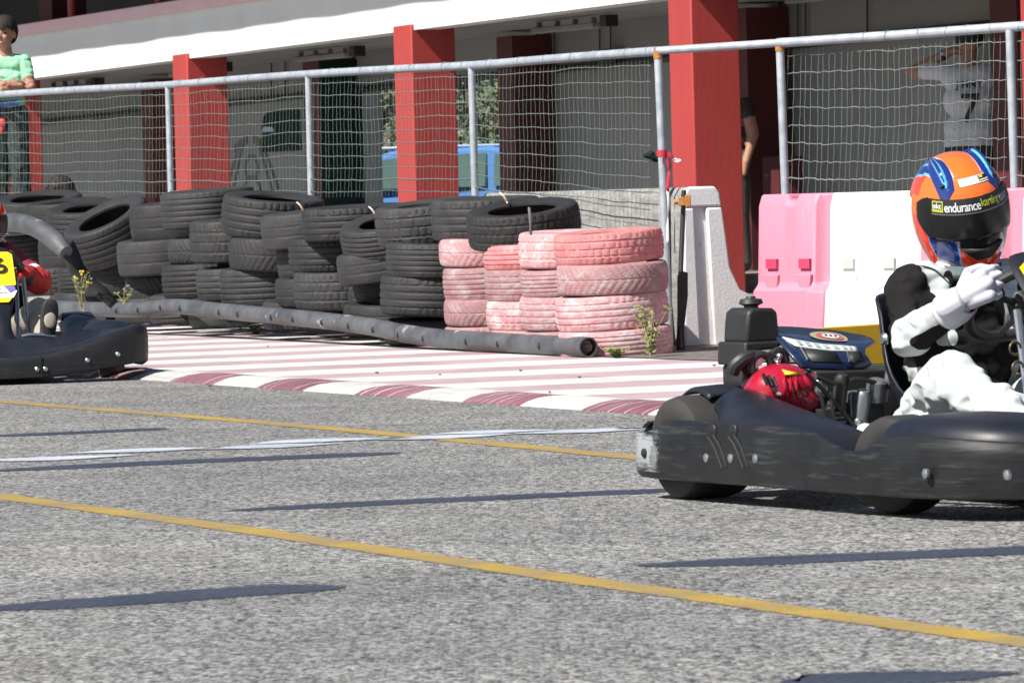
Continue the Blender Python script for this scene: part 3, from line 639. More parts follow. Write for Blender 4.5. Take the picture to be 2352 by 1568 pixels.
def net(f, o, XA, XB, ybot, rows, dv, amp, rnd, wirer=.0026, stringr=.0011, lean=0, slack=.012, jit=.003):
    """horizontal cords and thin upright strings between two columns of the picture plane, as a real sagging sheet"""
    nx = max(8, int((XB-XA)/12)); sheetp = {}
    ph = [rnd.uniform(0, 6) for _ in range(8)]
    def pt(s, t):
        X = XA+(XB-XA)*s; top = RAILY(X)+9; bot = ybot(X); sag = amp*math.sin(math.pi*s)
        X += lean*t+2.0*math.sin(t*7+ph[0]+s*3)*math.sin(math.pi*min(1, s*1.0)); Y = top+(bot-top)*t+sag*math.sin(t*3)+1.6*math.sin(s*9+ph[1]+t*2)+1.1*math.sin(s*23+ph[2])
        return FP(X, Y, .03+slack*math.sin(s*5+t*4+ph[3]))-o
    mb = MB()
    for i in range(rows):
        t = (i+.55)/rows; k = max(10, int((XB-XA)/9))
        mb.tube([pt(j/k, t+jit*rnd.uniform(-1, 1)) for j in range(k+1)], wirer*(1.5 if i == rows-2 else 1), 4, mi=1)
    ns = int((XB-XA)/dv); m = rows*2
    for i in range(ns):
        s0 = (i+.5+rnd.uniform(-.15, .15))/ns
        mb.tube([pt(min(1, max(0, s0+.002*rnd.uniform(-1, 1))), j/m) for j in range(m+1)], stringr, 3, cap=False)
    return mb.build('net', [M_net, M_wire], f, sharp=180)
rn = random.Random(11)
lowb = lambda X: 452.
for a, b, dv in ((-40, 386, 8.0), (386, 708, 7.8), (708, 1083, 8.6)): net(fen, fo, a, b, lowb, 10, dv, 3.5, rn)
net(fen, fo, 1083, 1494, lambda X: float(np.interp(X, [1083, 1300, 1494], [470, 500, 535])), 11, 9.5, 5, rn)
net(fen2, fo2, 1806, 2319, lambda X: 470., 9, 13.5, 6, rn, wirer=.0032, stringr=.0014, lean=-9, jit=.006)
net(fen2, fo2, 2322, 2440, lambda X: 470., 9, 14, 2, rn, wirer=.0036, stringr=.0014)
# knot of net and hazard tape on the fourth post
c = FP(1495, 362)-fo; mb = MB(); [mb.ell(c+Vector((rn.uniform(-.03, .03), 0, rn.uniform(-.015, .02))), (.022, .02, .016), 8, 6) for _ in range(6)]; mb.tube([c, FP(1515, 355)-fo], .006, 5); mb.build('net_knot', M_green, fen)
tp = FP(1521, 352, -.03); tape = thing('barrier_tape', 'red and white tape knotted round the fence post with a hanging end', 'tape', tp)
mb = MB(); mb.lathe([(.026, -.017), (.028, -.017), (.028, .017), (.026, .017)], 16, (0, .03, 0), (0.04, 0, 1), closed=True); mb.build('band', pm('red_tape', (.62, .03, .06), None, 8, .4), tape)
def ribbon(mb, pts, w, mi=0):
    pts = spline(pts, 4); a = []; b = []
    for i, p in enumerate(pts): s = Vector((math.cos(i*.25), .4*math.sin(i*.25), .25)).normalized()*w/2; a.append(p-s); b.append(p+s)
    mb.loft([a, b], cap=False, closed=False, mi=mi)
pp = lambda X, Y: P(X, Y, tp.y*1.0)-tp
mb = MB(); ribbon(mb, [pp(1530, 350), pp(1540, 356), pp(1550, 366)], .02, 0); ribbon(mb, [pp(1549, 364), pp(1556, 371), pp(1562, 366)], .022, 1)
ribbon(mb, [pp(1531, 358), pp(1538, 385), pp(1536, 400), pp(1533, 440)], .02, 0); ribbon(mb, [pp(1534, 436), pp(1536, 470), pp(1533, 520), pp(1534, 560)], .016, 1)
mb.build('loose_end', [MATS['red_tape'], M_wprint], tape, solid=.001)

# ------------------------------------------------------------------ concrete barrier behind the fence
def concrete_barrier(label, loc, rz, L):
    t = thing('concrete_barrier', label, 'barrier', loc, rz, 'concrete barriers along the fence')
    # local x along the run (end face at x = 0), y into the pit lane
    sec = [(y*1.14, z) for y, z in ((0, 0), (-.015, .25), (0, .80), (.03, .85), (.165, .85), (.19, .82), (.235, .42), (.28, .30), (.52, .16), (.56, 0))]
    def ringat(x, lo=None): return [(x, y, z) for y, z in sec]
    mb = MB(); mb.loft([ringat(-L), ringat(-.026)], cap=False); mb.poly(ringat(-L)); mb.poly(ringat(-.026), 1)
    mb.prism([(-.026, -.008, 0), (-.026, .085, 0), (-.026, .065, .74), (-.026, .002, .74)], (.026, 0, 0), 1)
    mb.prism([(-.026, y*1.14, z) for y, z in ((.145, 0), (.56, 0), (.52, .16), (.28, .30), (.235, .42), (.20, .74), (.118, .74))], (.026, 0, 0), 1)
    mb.prism([(-.026, y*1.14, z) for y, z in ((.002, .742), (.20, .742), (.19, .82), (.165, .852), (.03, .852), (0, .80))], (.026, 0, 0), 1)
    mb.build('body', [M_conc, M_concw], t, bevel=.012); return t
FD = Vector((FB[0]-FA[0], FB[1]-FA[1], 0)).normalized(); FR = math.atan2(FD.y, FD.x)
ce = P(1577, 784, 26.95); concrete_barrier('white ended concrete barrier with a slot in its end, beside the pink tyres', (ce.x, ce.y, 0), FR, 3.0)
q = Vector((ce.x, ce.y, 0))-FD*11.9; concrete_barrier('concrete barrier behind the tyres that the boy stands on', (q.x, q.y, 0), FR, 3.4)
# steel bar, rusty clamp and flat dark plate on the barrier end
cb = P(1568, 620, 26.3); mb = MB(); z1 = P(1571, 438, 26.3)
o = thing('steel_bar', 'dark steel bar with a rusty clamp and a dark plate on the concrete barrier end', 'bar', (cb.x, cb.y, 0))
mb.tube([P(1571, 437, 26.3)-Vector(o.location), P(1563, 640, 26.3)-Vector(o.location), P(1562, 800, 26.2)-Vector(o.location)], .013, 8); mb.build('rod', M_dark, o)
mb = MB(); a = P(1548, 464, 26.25)-Vector(o.location); b = P(1580, 462, 26.25)-Vector(o.location); mb.tube([a, b], .016, 6); mb.box(b, (.03, .07, .065)); mb.box(a.lerp(b, .55), (.035, .05, .045)); mb.build('clamp', M_rust, o, bevel=.004)
mb = MB(); mb.prism([P(X, Y, 26.22)-Vector(o.location) for X, Y in ((1556, 634), (1566, 622), (1580, 626), (1580, 680), (1571, 760), (1574, 812), (1553, 812), (1556, 730))], (0, .03, 0)); mb.build('dark_plate', M_dark, o)

# ------------------------------------------------------------------ plastic barriers
def plastic_barrier(label, mat, A, B, z, h, dark):
    """water-filled barrier; A and B are the ends of its front foot"""
    A = Vector((A[0], A[1], 0)); B = Vector((B[0], B[1], 0)); L = (B-A).length; d = (B-A)/L
    t = thing('plastic_barrier', label, 'barrier', A, math.atan2(d.y, d.x), 'plastic barriers beside the pit lane')
    sec = [(.0, 0), (.0, .10), (.02, .30), (.055, .335), (.075, h-.06), (.10, h), (.34, h), (.365, h-.06), (.385, .335), (.42, .30), (.44, .10), (.44, 0)]
    mb = MB(); n = 41; rings = []
    for i in range(n):
        x = L*i/(n-1); e = min(1, min(x, L-x)/.035); q = .012*(1-e)
        up = 1-.10*max(0, 1-min(x, L-x)/.07)*(0); notch = -.035 if abs(x-L*.48) < L*.07 else 0
        rec = .055*min(1, max(0, (x/L-.80)/.06))
        rings.append([(x, .22+(y-.22)*(1-.05*(1-e))+(rec if (y < .2 and .32 < z_ < h) else rec*.5 if (y < .2 and z_ >= h) else 0), z_+(notch if z_ > h-.03 else 0)) for y, z_ in sec])
    mb.loft(rings); body = mb.build('body', mat, t, bevel=.012)
    if dark is M_redslot: mb = MB(); mb.box((L*.925, .17, .54), (L*.11, .05, .34)); mb.build('end_glow', M_redslot, t, bevel=.01)  # glow through the translucent plastic put into a deeper pink
    for fx in (.24, .70):
        mb = MB(); mb.box((L*fx, .058, .44), (.085, .03, .05)); mb.build('slot', dark, t)
        mb = MB(); mb.prism([(L*fx-.07, .066, .385), (L*fx+.055, .066, .385), (L*fx+.045, .066, .30), (L*fx-.02, .066, .30)], (0, -.03, 0)); mb.build('lug', mat, t, bevel=.005)
    return t
M_whslot = pm('pale_grey_plastic', (.52, .52, .51), None, 4, .5)
M_redslot = pm('deep_pink_plastic', (.56, .06, .14), None, 4, .5)
def bp(X, d): p = P(X, 784, d); return (p.x, p.y)
plastic_barrier('pink plastic barrier standing next to the concrete barrier end', M_plpink, bp(1722, 26.4), bp(1886, 25.95), 0, .80, M_redslot)
plastic_barrier('white plastic barrier between the two pink ones', M_plwhite, bp(1888, 25.75), bp(2092, 25.3), 0, .80, M_whslot)
plastic_barrier('pink plastic barrier behind the orange helmet', M_plpink, bp(2096, 25.25), bp(2327, 24.75), 0, .80, M_redslot)
plastic_barrier('white plastic barrier at the right edge of the photo', M_plwhite, bp(2329, 24.6), bp(2560, 24.1), 0, .80, M_whslot)
p = P(2425, 350, 29); mb = MB(); mb.box((0, 0, .62), (.36, .12, 1.24)); tag(mb.build('display_board', M_cyan, loc=(p.x+.05, p.y, 0), bevel=.02), 'light blue board standing behind the fence, a sliver at the right edge', 'board')
# ------------------------------------------------------------------ tyres
def tyre_mesh(name, kind, seed=0):
    """unit tyre: outer radius 1, width 1, axis z; tread pattern cut into the crown"""
    N = 176; rnd = random.Random(seed)
    side = [(.60, .37), (.605, .425), (.64, .445), (.72, .468), (.80, .490), (.86, .497), (.91, .490), (.948, .470)]
    rows = 33; tread = [.44-.88*i/(rows-1) for i in range(rows)]
    inner = [(.60, -.37), (.63, -.34), (.74, -.37), (.90, -.34), (.945, -.15), (.945, .15), (.90, .34), (.74, .37), (.63, .34)]
    gl = {'rib': (-.27, -.09, .09, .27), 'fine': (-.30, -.15, 0, .15, .30), 'block': (-.24, 0, .24), 'chev': (0,), 'zig': (-.20, .20), 'bald': (-.12, .14)}[kind]
    def depth(a, z):
        g = 0.
        zz = z+(.03*math.sin(a*44) if kind == 'zig' else 0)
        if any(abs(zz-q) < .022 for q in gl): g = 1
        k = a/(2*math.pi); az = abs(z)
        if kind in ('block', 'rib') and az > .29 and (k*88) % 2 < .5: g = 1
        if kind == 'block' and az < .22 and ((k*88)+(1 if z > 0 else 0)) % 2 < .5: g = 1
        if kind == 'chev' and ((k*44)+az*3.2) % 1 < .26: g = 1
        if kind == 'zig' and ((k*44)+(az*2.5 if az > .2 else z*4)) % 1 < .25: g = 1
        if kind == 'fine' and az > .33 and (k*88) % 2 < .5: g = .7
        return g*(.6 if kind == 'bald' else 1)
    vs = []; fs = []
    for i in range(N):
        a = 2*math.pi*i/N; ca, sa = math.cos(a), math.sin(a)
        wob = .004*math.sin(2*a+seed)+.003*math.sin(3*a+seed*2)
        pr = [(r, z) for r, z in side]+[(1-.032*(abs(z)/.44)**3-.018*depth(a, z), z) for z in tread]+[(r, -z) for r, z in reversed(side)][:-1]+inner
        vs += [((r+wob)*ca, (r+wob)*sa, z) for r, z in pr]
    m = len(pr)
    for i in range(N):
        q = (i+1) % N
        for j in range(m): k = (j+1) % m; fs.append((i*m+j, q*m+j, q*m+k, i*m+k))
    me = bpy.data.meshes.new(name); me.from_pydata(vs, [], fs); me.polygons.foreach_set('use_smooth', [True]*len(fs))
    bm = bmesh.new(); bm.from_mesh(me); bmesh.ops.recalc_face_normals(bm, faces=bm.faces); bm.to_mesh(me); bm.free()
    me.set_sharp_from_angle(angle=rad(50)); return me
TM = {}
for kind in ('rib', 'fine', 'block', 'chev', 'zig', 'bald'):
    for cn, m in (('b', M_black), ('p', M_pink), ('d', M_pink2)):
        if (cn != 'b' and kind in ('bald', 'fine') and cn == 'd'): continue
        me = tyre_mesh('tyre', kind, len(TM)) if cn == 'b' else TM[kind+'b'].copy()
        me.materials.clear(); me.materials.append(m); TM[kind+cn] = me
TA, TB = (.518, 25.9), (-2.225, 33.3)
rt = random.Random(3)
def tyre(XL, Yt, Yb, R, kind, col, label, back=0, rx=2.0, ry=None, w=None, tri=0):
    """XL: left edge in the photo, Yt/Yb: top and bottom of the tread"""
    xc = XL+100
    for _ in range(4):
        d = line_d(xc, TA, TB)+back; s = FPX/d; xc = XL+R*s
    c = P(xc, (Yt+Yb)/2, d); w = w or (Yb-Yt)/s*1.05
    o = bpy.data.objects.new('tyre', TM[kind+col]); COL.objects.link(o); o.location = c
    ry = rt.uniform(-2, 2)-1.6 if ry is None else ry
    o.rotation_euler = (Matrix.Rotation(rad(ry), 3, 'Y') @ Matrix.Rotation(rad(rx+tri), 3, 'X') @ Matrix.Rotation(rt.uniform(0, 6.28), 3, 'Z')).to_euler()
    k_ = rt.uniform(-.022, .022); o.scale = (R*(1+k_), R*(1-k_), w)
    tag(o, label, 'tyre', 'pink painted tyres of the wall end' if col != 'b' else 'black tyres of the tyre wall'); return o
rowsP = [
 # foremost pink stack
 (1271, 531, 600, .285, 'block', 'd', 'deep pink tyre with blocky tread on top of the nearest pink stack'),
 (1278, 603, 670, .287, 'chev', 'p', 'pink tyre with woven chevron tread second from the top of the nearest pink stack'),
 (1276, 674, 750, .289, 'rib', 'p', 'pink tyre with ribbed tread third from the top of the nearest pink stack'),
 (1282, 754, 820, .294, 'fine', 'p', 'scuffed pink tyre at the bottom of the nearest pink stack, behind the weeds'),
 (1190, 532, 610, .285, 'block', 'p', 'pink tyre on top of the second pink stack, beside the black tyre'),
 (1195, 613, 672, .285, 'fine', 'p', 'white smeared pink tyre second from the top of the second pink stack'),
 (1192, 675, 750, .287, 'rib', 'p', 'pink tyre third from the top of the second pink stack, with a white streak'),
 (1200, 753, 815, .287, 'fine', 'p', 'lowest tyre of the second pink stack, half hidden by the pipe'),
 (1111, 556, 611, .285, 'rib', 'd', 'pink tyre shaded by the black tyre lying on it'),
 (1111, 613, 684, .285, 'rib', 'p', 'pink tyre second from the top of the third pink stack'),
 (1116, 687, 751, .285, 'block', 'p', 'whitish pink tyre third from the top of the third pink stack'),
 (1128, 754, 812, .285, 'fine', 'p', 'lowest tyre of the third pink stack, behind the pipe'),
 (1007, 545, 607, .285, 'chev', 'p', 'pink tyre on top of the pink stack next to the black tyres'),
 (1016, 609, 681, .285, 'fine', 'p', 'worn pink tyre second from the top of the farthest pink stack'),
 (1019, 682, 741, .285, 'chev', 'p', 'chevron treaded pink tyre third from the top of the farthest pink stack'),
 (1020, 744, 804, .285, 'rib', 'p', 'lowest tyre of the farthest pink stack, just above the pipe'),
]
for r in rowsP: tyre(*r)
for a in (
 dict(XL=1072, Yt=476, Yb=556, R=.305, kind='block', label='big black tyre lying tilted on top of the pink tyres', rx=9, ry=-4.5, back=-.1),
 dict(XL=990, Yt=456, Yb=546, R=.30, kind='rib', label='black ribbed tyre on top, just left of the tilted one lying on the pink tyres'),
 dict(XL=862, Yt=466, Yb=553, R=.31, kind='block', label='black tyre with blocky shoulder tread in the top row, below the second red column', ry=-5, rx=4),
 dict(XL=780, Yt=502, Yb=572, R=.31, kind='fine', label='black tyre leaning open beside the blocky one in the top row', rx=11, ry=-9),
 dict(XL=694, Yt=474, Yb=546, R=.31, kind='rib', label='smooth sided black tyre in the top row, under the second fence post', ry=-2),
 dict(XL=600, Yt=484, Yb=562, R=.31, kind='bald', label='bald black tyre with a small white spot in the top row', ry=-5),
 dict(XL=506, Yt=452, Yb=540, R=.325, kind='rib', label='large black tyre tilted to the right on top, its dark opening showing', rx=6, ry=5.5),
 dict(XL=367, Yt=437, Yb=518, R=.31, kind='fine', label='black tyre on top of the wall below the leftmost bare red column', ry=-3),
 dict(XL=297, Yt=465, Yb=547, R=.31, kind='bald', label='plain black tyre right of the steeply tilted one', back=.25),
 dict(XL=384, Yt=541, Yb=597, R=.30, kind='chev', label='black tyre with slanted tread in a gap of the second row', back=.15),
 dict(XL=435, Yt=505, Yb=598, R=.31, kind='block', label='black tyre with clear ribs under the large tilted tyre', ry=-1),
 dict(XL=523, Yt=547, Yb=619, R=.305, kind='chev', label='black tyre with swept tread lines in the second row', ry=3),
 dict(XL=635, Yt=563, Yb=630, R=.30, kind='zig', label='black zigzag treaded tyre deep in a gap of the second row', back=.3),
 dict(XL=661, Yt=544, Yb=619, R=.315, kind='rib', label='black grooved tyre in the second row, under the two smooth top tyres'),
 dict(XL=774, Yt=570, Yb=640, R=.31, kind='bald', label='black tyre sloping up to the right in the second row', ry=-7),
 dict(XL=884, Yt=556, Yb=632, R=.31, kind='fine', label='dark black tyre in the second row next to the farthest pink stack', ry=1),
 dict(XL=268, Yt=548, Yb=626, R=.315, kind='bald', label='smooth black tyre in the second row right of the steeply tilted one'),
 dict(XL=371, Yt=601, Yb=677, R=.31, kind='fine', label='black tyre in the third row, left of a narrower showing one'),
 dict(XL=452, Yt=611, Yb=680, R=.305, kind='rib', label='black tyre in the third row with a row of pale scratches'),
 dict(XL=505, Yt=612, Yb=695, R=.325, kind='fine', label='broad black tyre with pale smears in the third row'),
 dict(XL=632, Yt=633, Yb=696, R=.30, kind='bald', label='black tyre squeezed between two broad ones in the third row', back=.1),
 dict(XL=674, Yt=621, Yb=704, R=.32, kind='block', label='black tyre with a white chalk mark in the third row'),
 dict(XL=800, Yt=640, Yb=700, R=.30, kind='bald', label='shadowed black tyre deep behind the third row', back=.45),
 dict(XL=874, Yt=632, Yb=720, R=.32, kind='rib', label='broad ribbed black tyre low down beside the farthest pink stack', ry=2),
 dict(XL=789, Yt=697, Yb=765, R=.30, kind='bald', label='smooth black tyre at the ground right of the chalk marked one', ry=1),
 dict(XL=601, Yt=690, Yb=752, R=.30, kind='block', label='black tyre with notched shoulder at the ground behind the pipe middle'),
 dict(XL=432, Yt=680, Yb=742, R=.30, kind='bald', label='black ground tyre behind the pipe, under the pale scratched one'),
 dict(XL=343, Yt=671, Yb=735, R=.30, kind='fine', label='black ground tyre behind the pipe, left of the pipe hump'),
 dict(XL=263, Yt=678, Yb=735, R=.30, kind='bald', label='black ground tyre behind the pipe, right of the yellow flowers'),
 dict(XL=880, Yt=728, Yb=785, R=.31, kind='bald', label='black ground tyre behind the joint of the pipe', back=.1),
 dict(XL=122, Yt=668, Yb=730, R=.30, kind='bald', label='black ground tyre behind the yellow flowered weed'),
 dict(XL=150, Yt=490, Yb=580, R=.315, kind='fine', label='steeply tilted black tyre with its opening facing up at the left', rx=17, ry=-22, back=-.25),
 dict(XL=106, Yt=474, Yb=545, R=.32, kind='fine', label='black tyre lying open behind the steeply tilted one', rx=9, ry=-4, back=.3),
 dict(XL=56, Yt=462, Yb=530, R=.31, kind='bald', label='black tyre behind the top left tyres, left of the open one', back=.8, rx=4, ry=-3),
 dict(XL=-14, Yt=452, Yb=520, R=.33, kind='bald', label='black tyre lying open on top at the far left below the boy', rx=9, ry=-3, back=.6),
 dict(XL=170, Yt=596, Yb=672, R=.31, kind='bald', label='shadowed black tyre under the steeply tilted one', back=.1),
 dict(XL=290, Yt=628, Yb=690, R=.30, kind='chev', label='dark black tyre with slanted tread in the third row at the left', back=.3),
 dict(XL=88, Yt=543, Yb=606, R=.30, kind='bald', label='black tyre inside the curve of the torn pipe', back=.3),
 dict(XL=132, Yt=608, Yb=668, R=.30, kind='fine', label='black tyre right of the red sleeved driver', back=.25),
 dict(XL=40, Yt=612, Yb=672, R=.30, kind='rib', label='black tyre behind the red sleeve of the driver', back=.4),
 dict(XL=-60, Yt=540, Yb=610, R=.31, kind='fine', label='black tyre behind the driver at the left edge, under the torn pipe', back=.3),
 dict(XL=-90, Yt=612, Yb=680, R=.31, kind='bald', label='black tyre hidden behind the driver at the left edge', back=.3),
): tyre(col='b', **a)
for X, Y, ang, lb in ((690, 476, .5, 'white and orange cable tie end on the bald tyre'), (856, 487, .4, 'short orange cable tie end beside the leaning open tyre'), (1157, 455, .55, 'white and orange cable tie end on the tyre left of the pink stack')):
    d = line_d(X, TA, TB)-.25; p = P(X, Y, d); mb = MB()
    mb.tube(spline([(-.022, 0, .032), (0, -.01, .01), (.02, -.02, -.028)], 4), .0042, 5, mi=0); mb.tube([(-.004, -.008, .012), (.016, -.017, -.018)], .0055, 5, mi=1)
    tag(mb.build('cable_tie', [M_wprint, M_rust], loc=p), lb, 'cable tie', 'cable ties on the tyres')
c = P(1216, 505, 26.0); mb = MB(); mb.tube([c+Vector(v) for v in ((.0, -.085, .062), (.003, -.10, .03), (.005, -.105, -.03), (.004, -.09, -.075))], .008, 6); tag(mb.build('strap', pm('grey_strap', (.10, .10, .105), (.13, .13, .13), 9, .5)), 'grey strap round the big tilted black tyre', 'strap')

# ------------------------------------------------------------------ pipes lying along the tyres
def pd(X): return line_d(X, (.42, 25.45), (-2.47, 32.7))
pl = [(122, 706), (180, 709), (250, 711), (320, 711), (385, 704), (440, 706), (490, 712), (560, 719), (650, 727), (750, 737), (850, 750), (925, 765)]
pr = [(925, 765), (1000, 776), (1100, 783), (1200, 789), (1290, 794), (1352, 797)]
pi = thing('drain_pipe', 'long grey plastic pipe lying wavy along the foot of the tyre wall', 'pipe', P(925, 765, pd(925)))
po = Vector(pi.location); f_ = lambda L: [P(X, Y, pd(X))-po for X, Y in L]
mb = MB(); mb.tube(spline(f_(pl), 5), .049, 18, cap=False); mb.build('pipe_length', M_pipe, pi)
def hollow(pts, r, n=20):
    mb = MB(); mb.tube(pts, r, n, cap=False, mi=0); mb.tube(pts[-6:], r*.86, n, cap=False, mi=1)
    a = (pts[-1]-pts[-2]).normalized(); mb.lathe([(r*.86, 0), (r, 0)], n, pts[-1], a, mi=0); mb.lathe([(0, -.12), (r*.86, -.12)], n, pts[-1], a, mi=1); return mb
hollow(spline(f_(pr), 5), .0515).build('pipe_length', [M_pipe, M_pipein], pi)
mb = MB(); a = (f_(pr)[1]-f_(pr)[0]).normalized(); mb.lathe([(.0495, 0), (.054, 0), (.054, .012), (.0515, .012)], 20, f_(pr)[0]-a*.004, a, closed=True); mb.build('pipe_rim', M_pipe, pi)
for X in (283, 333, 385, 430, 520, 563, 640, 690, 757, 818, 875, 933, 991, 1090, 1163, 1259):
    Y = float(np.interp(X, [q[0] for q in pl+pr], [q[1] for q in pl+pr]))+3; c = P(X, Y-3, pd(X))+Vector((-.95, -.32, -.10)).normalized()*.0465-po
    mb = MB(); mb.ell(c, (.012, .016, .019), 10, 6); mb.build('drain_hole', M_pipein, pi)
tpn = thing('torn_pipe', 'grey plastic pipe arching over the tyres at the left with a torn dark end', 'pipe', P(80, 520, 32))
to = Vector(tpn.location); pts = [P(X, Y, d)-to for X, Y, d in ((-60, 575, 33), (-30, 528, 32.6), (5, 512, 32.3), (50, 513, 32), (90, 527, 31.8), (125, 552, 31.6), (152, 580, 31.5))]
q_ = spline(pts, 6); mb = MB(); mb.tube(q_, [.060]*(len(q_)-7)+[.060, .060, .058, .055, .051, .048, .045], 18); mb.build('pipe_length', [M_pipe, M_pipein], tpn)
mb = MB(); A = []; B = []
for X, Y, w in ((155, 562, 30), (166, 590, 36), (180, 622, 34), (205, 650, 30), (235, 672, 26), (262, 700, 20)): A.append(P(X+w*.4, Y-w*.35, 31.6)-to); B.append(P(X-w*.4, Y+w*.4, 31.5)-to)
mb.loft([spline(A, 4), spline(B, 4)], cap=False, closed=False); mb.build('torn_flap', M_black, tpn, solid=.006)

# ------------------------------------------------------------------ weeds
def weed(label, X, Y, h, spread, stems, seed, flower=0, leafy=1., z=.006, name='weed', dback=None):
    rnd = random.Random(seed); g = G(X, Y, z) if dback is None else P(X, Y, dback); t = thing(name, label, 'weed', g, 0, 'weeds along the tyre wall')
    st = MB(); lf = MB(); fl = MB()
    for i in range(stems):
        a = rnd.uniform(0, 6.28); r = spread*rnd.uniform(.2, 1); hh = h*rnd.uniform(.55, 1)
        pts = spline([(0, 0, 0), (r*.25*math.cos(a), r*.25*math.sin(a), hh*.45), (r*.7*math.cos(a), r*.7*math.sin(a), hh*.8), (r*math.cos(a), r*math.sin(a), hh)], 4)
        st.tube(pts, [.0042*(1-.7*k/len(pts)) for k in range(len(pts))], 5)
        for k in range(int(14*leafy)):
            p = Vector(rnd.choice(pts[1:])); b = rnd.uniform(0, 6.28); l = rnd.uniform(.012, .034); e = Vector((math.cos(b), math.sin(b), rnd.uniform(-.2, .7))).normalized(); s = e.orthogonal().normalized()*l*.28
            lf.add([p, p+e*l*.5+s, p+e*l, p+e*l*.5-s], [(0, 1, 2, 3)])
        if flower and rnd.random() < flower:
            for _ in range(3): fl.ell(Vector(pts[-1])+Vector((rnd.uniform(-.012, .012), rnd.uniform(-.01, .01), rnd.uniform(-.008, .01))), rnd.uniform(.005, .009), 7, 5)
    st.build('stem', M_stem, t); lf.build('foliage', M_leaf, t, sharp=180)
    if fl.v: fl.build('flower', M_flower, t)
    return t
weed('tall thin weed with bright yellow flowers behind the pipe at the left', 186, 712, .24, .10, 7, 1, .45, .5, dback=31.4)
weed('small green tuft in front of the pipe hump', 492, 752, .20, .06, 7, 2, 0, 1.2)
weed('green leafy weed growing at the open pipe end', 1338, 818, .28, .09, 8, 3, .3, 2.2)
weed('tall yellowish weed in front of the nearest pink tyres', 1495, 821, .27, .12, 12, 4, 0, 1.2)
weed('low green weed under the nearest pink tyres', 1415, 822, .06, .12, 9, 5, 0, 1.4)
weed('low grass tuft in front of the pipe middle', 590, 768, .05, .10, 9, 6, 0, 1)
weed('low grass tuft beside the left kart bumper', 318, 748, .05, .08, 7, 8, 0, 1)
weed('dry brownish weed behind the pipe next to the yellow flowers', 285, 700, .12, .10, 5, 9, 0, .4, dback=31.6)
rp = random.Random(9)
for i, (X, Y) in enumerate(((480, 885), (1262, 1060), (1010, 860), (865, 855), (1195, 850), (615, 795), (1640, 838), (1330, 865))):
    g = G(X, min(Y, 900), .012); mb = MB(); mb.ell((0, 0, 0), (rp.uniform(.005, .011), rp.uniform(.005, .009), .005), 7, 5)
    for v in range(len(mb.v)): q = Vector(mb.v[v]); mb.v[v] = tuple(q*(1+.3*mnoise.noise(q*90)))
    tag(mb.build('pebble', M_dirt, loc=g), 'small dark pebble lying on the striped run-off', 'pebble', 'pebbles on the striped run-off')
# ------------------------------------------------------------------ karts
KF = Vector((math.cos(rad(62)), -math.sin(rad(62)), 0)); KL = Vector((-KF.y, KF.x, 0)); KOR = Vector((1.005, 13.952, 0))
def kx(X, Y, x):
    """point of the near kart (local) seen at X, Y on the plane x metres ahead of its rear axle"""
    r = ray(X, Y); q = _C-KOR; t = (x-q.dot(KF))/r.dot(KF); p = q+r*t; return Vector((p.dot(KF), p.dot(KL), p.z))
def ky(X, Y, y):
    r = ray(X, Y); q = _C-KOR; t = (y-q.dot(KL))/r.dot(KL); p = q+r*t; return Vector((p.dot(KF), p.dot(KL), p.z))
def wheel(t, x, y, R, w, rot=0):
    mb = MB(); pr = [(.062, -w*.46), (.075, -w*.5), (R*.82, -w*.5), (R*.95, -w*.44), (R, -w*.30), (R, w*.30), (R*.95, w*.44), (R*.82, w*.5), (.075, w*.5), (.062, w*.46)]
    ax = Vector((math.sin(rot), math.cos(rot), 0)); mb.lathe(pr, 40, (x, y, R), ax, closed=True); o = mb.build('wheel', M_slick, t)
    mb = MB(); mb.lathe([(.001, w*.30), (.03, w*.32), (.045, w*.22), (.066, w*.46), (.066, -w*.46), (.045, -w*.2), (.001, -w*.2)], 24, (x, y, R), ax); mb.build('rim', M_alloy, o)
    return o
def seat_mesh():
    mb = MB(); cs = [(.185, .545, -8), (.203, .47, 8), (.23, .36, 14), (.285, .25, 30), (.40, .15, 52), (.55, .10, 75), (.68, .11, 100), (.74, .125, 105)]; rings = []
    for i, (x, z, a) in enumerate(cs):
        hw = (.18, .20, .213, .222, .226, .215, .19, .17)[i]; n = Vector((math.cos(rad(a)), 0, math.sin(rad(a))))
        rings.append([Vector((x, hw*s, z))+n*(.15*abs(s)**3.0)*(.65 if i in (0, 7) else 1) for s in (k/8-1 for k in range(17))])
    return mb.loft(rings, cap=False, closed=False)
